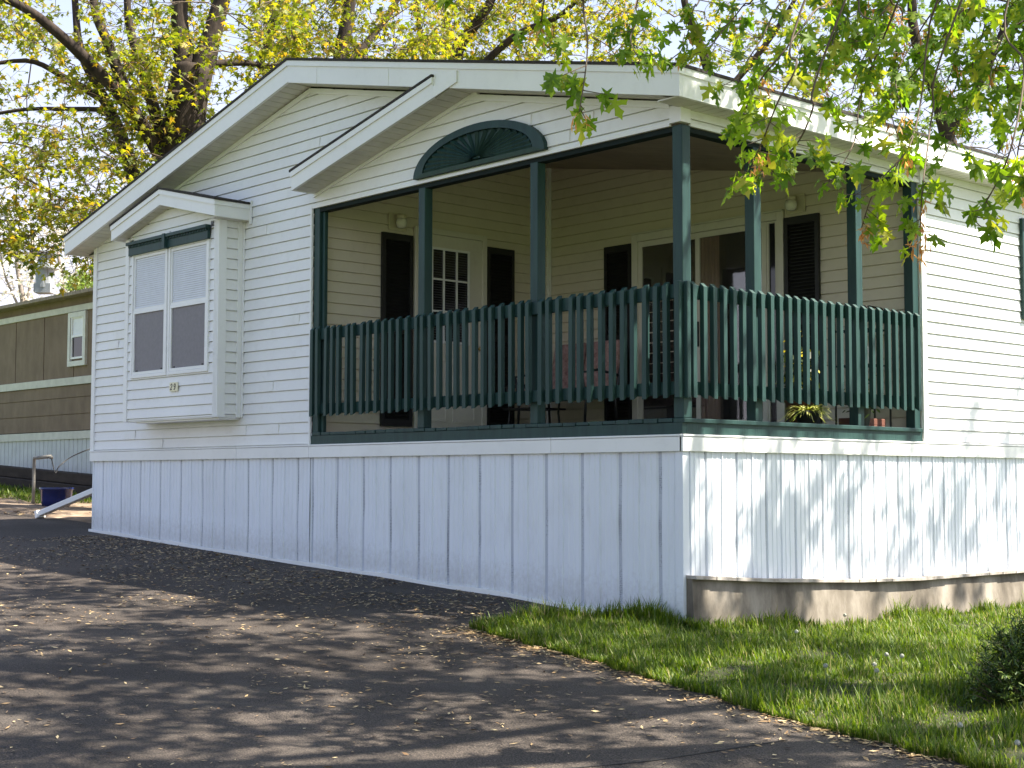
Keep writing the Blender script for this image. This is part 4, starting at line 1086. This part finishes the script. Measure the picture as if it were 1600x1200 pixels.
fg=thing('foliage_pot','dark pot with sparse green foliage in the porch corner below the wire shelves','potted plant',(-.12,2.42,ZD))
m=MB(); m.lathe((0,0,0),[(.07,0),(.09,.15),(.095,.16),(.08,.16)],16); m.build('pot',POT,fg,smooth=True)
V,Fc=leaves(rg.normal(size=(150,3))*np.array([.06,.06,.07])+np.array([0,0,.27]),.07,OV,.6,rg); cloud('leaves',V,Fc,YEW,fg)

# ================================================================== brown neighbour home
BROWN=multi('brown_panel',[(.3,(.155,.112,.076)),(.7,(.235,.175,.122))],3,.8,.15,6,(1,1,.5))
TANROOF=multi('tan_roof',[(.3,(.16,.12,.09)),(.7,(.40,.33,.26))],12)
YN=4.0; nb_=thing('brown_mobile_home','brown panelled mobile home with cream trim bands beyond the left wall','mobile home',(-20,YN,.9))
nx=lambda x:x+20; L0,L1=-30,-13.2
m=MB(); x=L0; k=0
while x<L1:
    w=1.22; m.box(nx(x),nx(min(x+w-.03,L1)),0,.1,2.86-.9,4.04-.9); m.box(nx(x),nx(min(x+w,L1)),.02,.1,2.86-.9,4.04-.9); x+=w
zz=[1.9,2.2,2.5,2.72]
for a,b in zip(zz[:-1],zz[1:]): m.box(nx(L0),nx(L1),0,.1,a-.9,b-.9-.015); 
m.box(nx(L0),nx(L1),.02,.1,1.9-.9,2.72-.9); m.box(nx(L0),nx(L1),.02,.1,4.12-.9,4.34-.9)
m.box(nx(L0),nx(L0)+.1,.1,5,.0,3.4); m.box(nx(L1)-.1,nx(L1),.1,5,0,3.4); m.box(nx(L0),nx(L1),4.9,5,0,3.4)
m.build('wall',BROWN,nb_)
m=MB(); m.box(nx(L0),nx(L1),-.03,.02,4.035-.9,4.145-.9); m.box(nx(L0),nx(L1),-.03,.02,2.72-.9,2.855-.9); m.box(nx(L0),nx(L1),-.03,.02,1.745-.9,1.885-.9); m.build('trim_band',simple('cream_trim',(.55,.54,.46),.6,.15),nb_)
m=MB(); x=L0
while x<L1: m.box(nx(x),nx(x+.155),.0,.06,.6-.9,1.745-.9); x+=.17
m.box(nx(L0),nx(L1),.02,.06,.6-.9,1.745-.9); m.build('skirting',simple('old_skirting',(.52,.54,.52),.6,.15,4),nb_)
m=MB(); m.prism([(nx(L0)-.2,-.25,4.29-.9),(nx(L0)-.2,-.25,4.35-.9),(nx(L0)-.2,2.5,4.80-.9),(nx(L0)-.2,5.2,4.40-.9),(nx(L0)-.2,5.2,4.34-.9)],(L1-L0+.4,0,0)); m.build('roof',TANROOF,nb_)
wxa,wxb=-17.98,-17.30
m=MB(); NF=lambda u,z,o:(nx(u),-o,z-.9); frame(m,NF,wxa,wxb,3.05,4.02,.09,.0,.05); w_=m.build('window',simple('cream_frame',(.62,.62,.55),.5),nb_)
m=MB(); frame(m,NF,wxa+.1,wxb-.1,3.18,3.95,.035,.01,.035); pbox(m,NF,wxa+.135,wxb-.135,3.57,3.61,.01,.035); m.build('sash',W_TRIM,w_)
m=MB(); pbox(m,NF,wxa+.12,wxb-.12,3.2,3.57,.0,.012); m.build('window_glass',GLASS_D,w_)
m=MB(); pbox(m,NF,wxa+.12,wxb-.12,3.61,3.93,.0,.012); m.build('window_blind',BLIND,w_)
vp=at(70,450,27.3); m=MB(); v0=(vp.x+20,vp.y-YN,4.50-.9); m.lathe(v0,[(.22,-.05),(.22,.12)],4); m.lathe(v0,[(.17,.05),(.17,.38),(.26,.40),(.26,.43),(.13,.46),(.13,.66),(.20,.68),(.19,.73),(.02,.77)],20)
m.build('vent_pipe',simple('galvanised',(.26,.28,.30),.5,.25,8),nb_,smooth=False)
# timbers
tgw=multi('dark_timber',[(.3,(.02,.015,.012)),(.7,(.06,.045,.035))],6,.9,.4,8,(.3,1,1))
tz=lambda x,y:h(x,y)
for i,(a,b,y,z,lab) in enumerate(((-20.2,-15.2,3.30,.0,'long dark timber lying on the ground against the old skirting'),(-19.9,-14.9,3.38,.19,'dark timber laid on top of the lower one by the old skirting'))):
    tt=MB(); c=Vector(((a+b)/2,y,tz((a+b)/2,y)+z)); tt.box(a-c.x,b-c.x,-.12,.12,0,.18); o=tt.build('timber',tgw,None,bevel=.012,loc=tuple(c)); tag(o,lab,'timber','dark timbers'); o.rotation_euler=(0,math.atan(.047),0)
# blue pot
p=at(88,783,21.6); bp=thing('blue_pot','dark blue glazed tub standing before the stacked timbers','plant pot',(p.x,p.y,h(p.x,p.y)-.02))
m=MB(); m.lathe((0,0,0),[(.19,0),(.22,.12),(.23,.26),(.245,.27),(.245,.30),(.215,.30),(.20,.24),(.0,.24)],24); m.build('tub',simple('blue_glaze',(.012,.02,.10),.15,.2,6),bp,smooth=True)
# standpipe with drooping wire
p=at(52,782,22.0); spg=thing('standpipe','bent grey standpipe with a drooping hose in front of the old skirting','standpipe',(p.x,p.y,h(p.x,p.y)-.03))
q0=Vector((p.x,p.y,h(p.x,p.y)-.03)); top=at(52,716,22.0)-q0; tip=at(80,713,21.9)-q0
m=MB(); m.tube([(0,0,0),(0,0,top.z*.5),(0,0,top.z-.03),(top.x*.5+.01,top.y*.5,top.z),tip],.026,8); m.tube([tip,tip+Vector((0,0,-.04))],.03,8); m.build('pipe',simple('old_pipe',(.20,.19,.17),.6,.2),spg,smooth=True)
m=MB(); m.tube(smooth_path([tip,at(83,728,21.9)-q0,at(87,739,21.9)-q0,at(93,728,22)-q0,at(115,712,22.4)-q0,at(150,700,22.8)-q0,at(165,712,23)-q0,Vector((at(165,712,23)-q0).to_tuple()[:2]+(0,))],5),.010,6); m.build('hose',simple('dark_hose',(.05,.05,.05),.6),spg,smooth=True)
# downspout extension
a=at(62,796,19.2); a=Vector((a.x,a.y,h(a.x,a.y)+.05)); b=at(150,766,18.6)
ds=thing('downspout','white downspout end sloping to the ground behind the left wall corner','downspout',tuple(a)); d=(b-a); 
m=MB(); s=d.cross(Vector((0,0,1))).normalized()*.05; u=s.cross(d).normalized()*.035
m.prism([-s-u,s-u,s+u,-s+u],d); m.build('chute',W_TRIM,ds,bevel=.008)
m=MB(); e=d.normalized()*-.02; m.prism([Vector(q)+e for q in (-s*1.25-u*1.4,s*1.25-u*1.4,s*1.25+u*1.3,-s*1.25+u*1.3)],d.normalized()*.05); m.build('end_lip',W_TRIM,ds)
m=MB(); m.tube([d,d+Vector((.12,.05,.02)),d+Vector((.25,.1,.2))],.045,6); m.build('elbow',W_TRIM,ds)

# ================================================================== light
EL,AZ=math.radians(56),math.atan2(.807,.59)   # azimuth from +y towards +x
sd=Vector((math.sin(AZ)*math.cos(EL),math.cos(AZ)*math.cos(EL),math.sin(EL)))
L=bpy.data.lights.new('sun','SUN'); L.energy=5.0; L.angle=math.radians(.53); L.color=(1,.93,.80)
lo=bpy.data.objects.new('sun',L); COL.objects.link(lo); lo.location=(10,10,20); lo.rotation_euler=sd.to_track_quat('Z','Y').to_euler()
w=bpy.data.worlds.new('World'); sc.world=w; w.use_nodes=True; nt=w.node_tree; nt.nodes.clear()
out=nt.nodes.new('ShaderNodeOutputWorld'); bg=nt.nodes.new('ShaderNodeBackground'); sky=nt.nodes.new('ShaderNodeTexSky')
sky.sky_type='NISHITA'; sky.sun_disc=False; sky.sun_elevation=EL; sky.sun_rotation=AZ; sky.air_density=1.0; sky.dust_density=2.5; sky.ozone_density=3.5; sky.altitude=100
bg.inputs['Strength'].default_value=.098
tcw=nt.nodes.new('ShaderNodeTexCoord'); sx=nt.nodes.new('ShaderNodeSeparateXYZ'); mrw=nt.nodes.new('ShaderNodeMapRange'); mrw.interpolation_type='SMOOTHSTEP'
nt.links.new(tcw.outputs['Generated'],sx.inputs[0]); nt.links.new(sx.outputs['Z'],mrw.inputs['Value'])   # low bright haze thinning upwards
mrw.inputs['From Min'].default_value=.0; mrw.inputs['From Max'].default_value=.6; mrw.inputs['To Min'].default_value=.97; mrw.inputs['To Max'].default_value=0
mxw=nt.nodes.new('ShaderNodeMix'); mxw.data_type='RGBA'; nt.links.new(mrw.outputs[0],mxw.inputs['Factor']); nt.links.new(sky.outputs[0],mxw.inputs['A']); mxw.inputs['B'].default_value=(3.3,3.2,3.6,1)
nt.links.new(mxw.outputs['Result'],bg.inputs['Color']); nt.links.new(bg.outputs[0],out.inputs['Surface'])
sc.view_settings.view_transform='Standard'; sc.view_settings.look='None'; sc.view_settings.exposure=1.84; sc.view_settings.gamma=1
sc.cycles.max_bounces=8; sc.cycles.transparent_max_bounces=8; sc.cycles.diffuse_bounces=4; sc.cycles.use_denoising=True
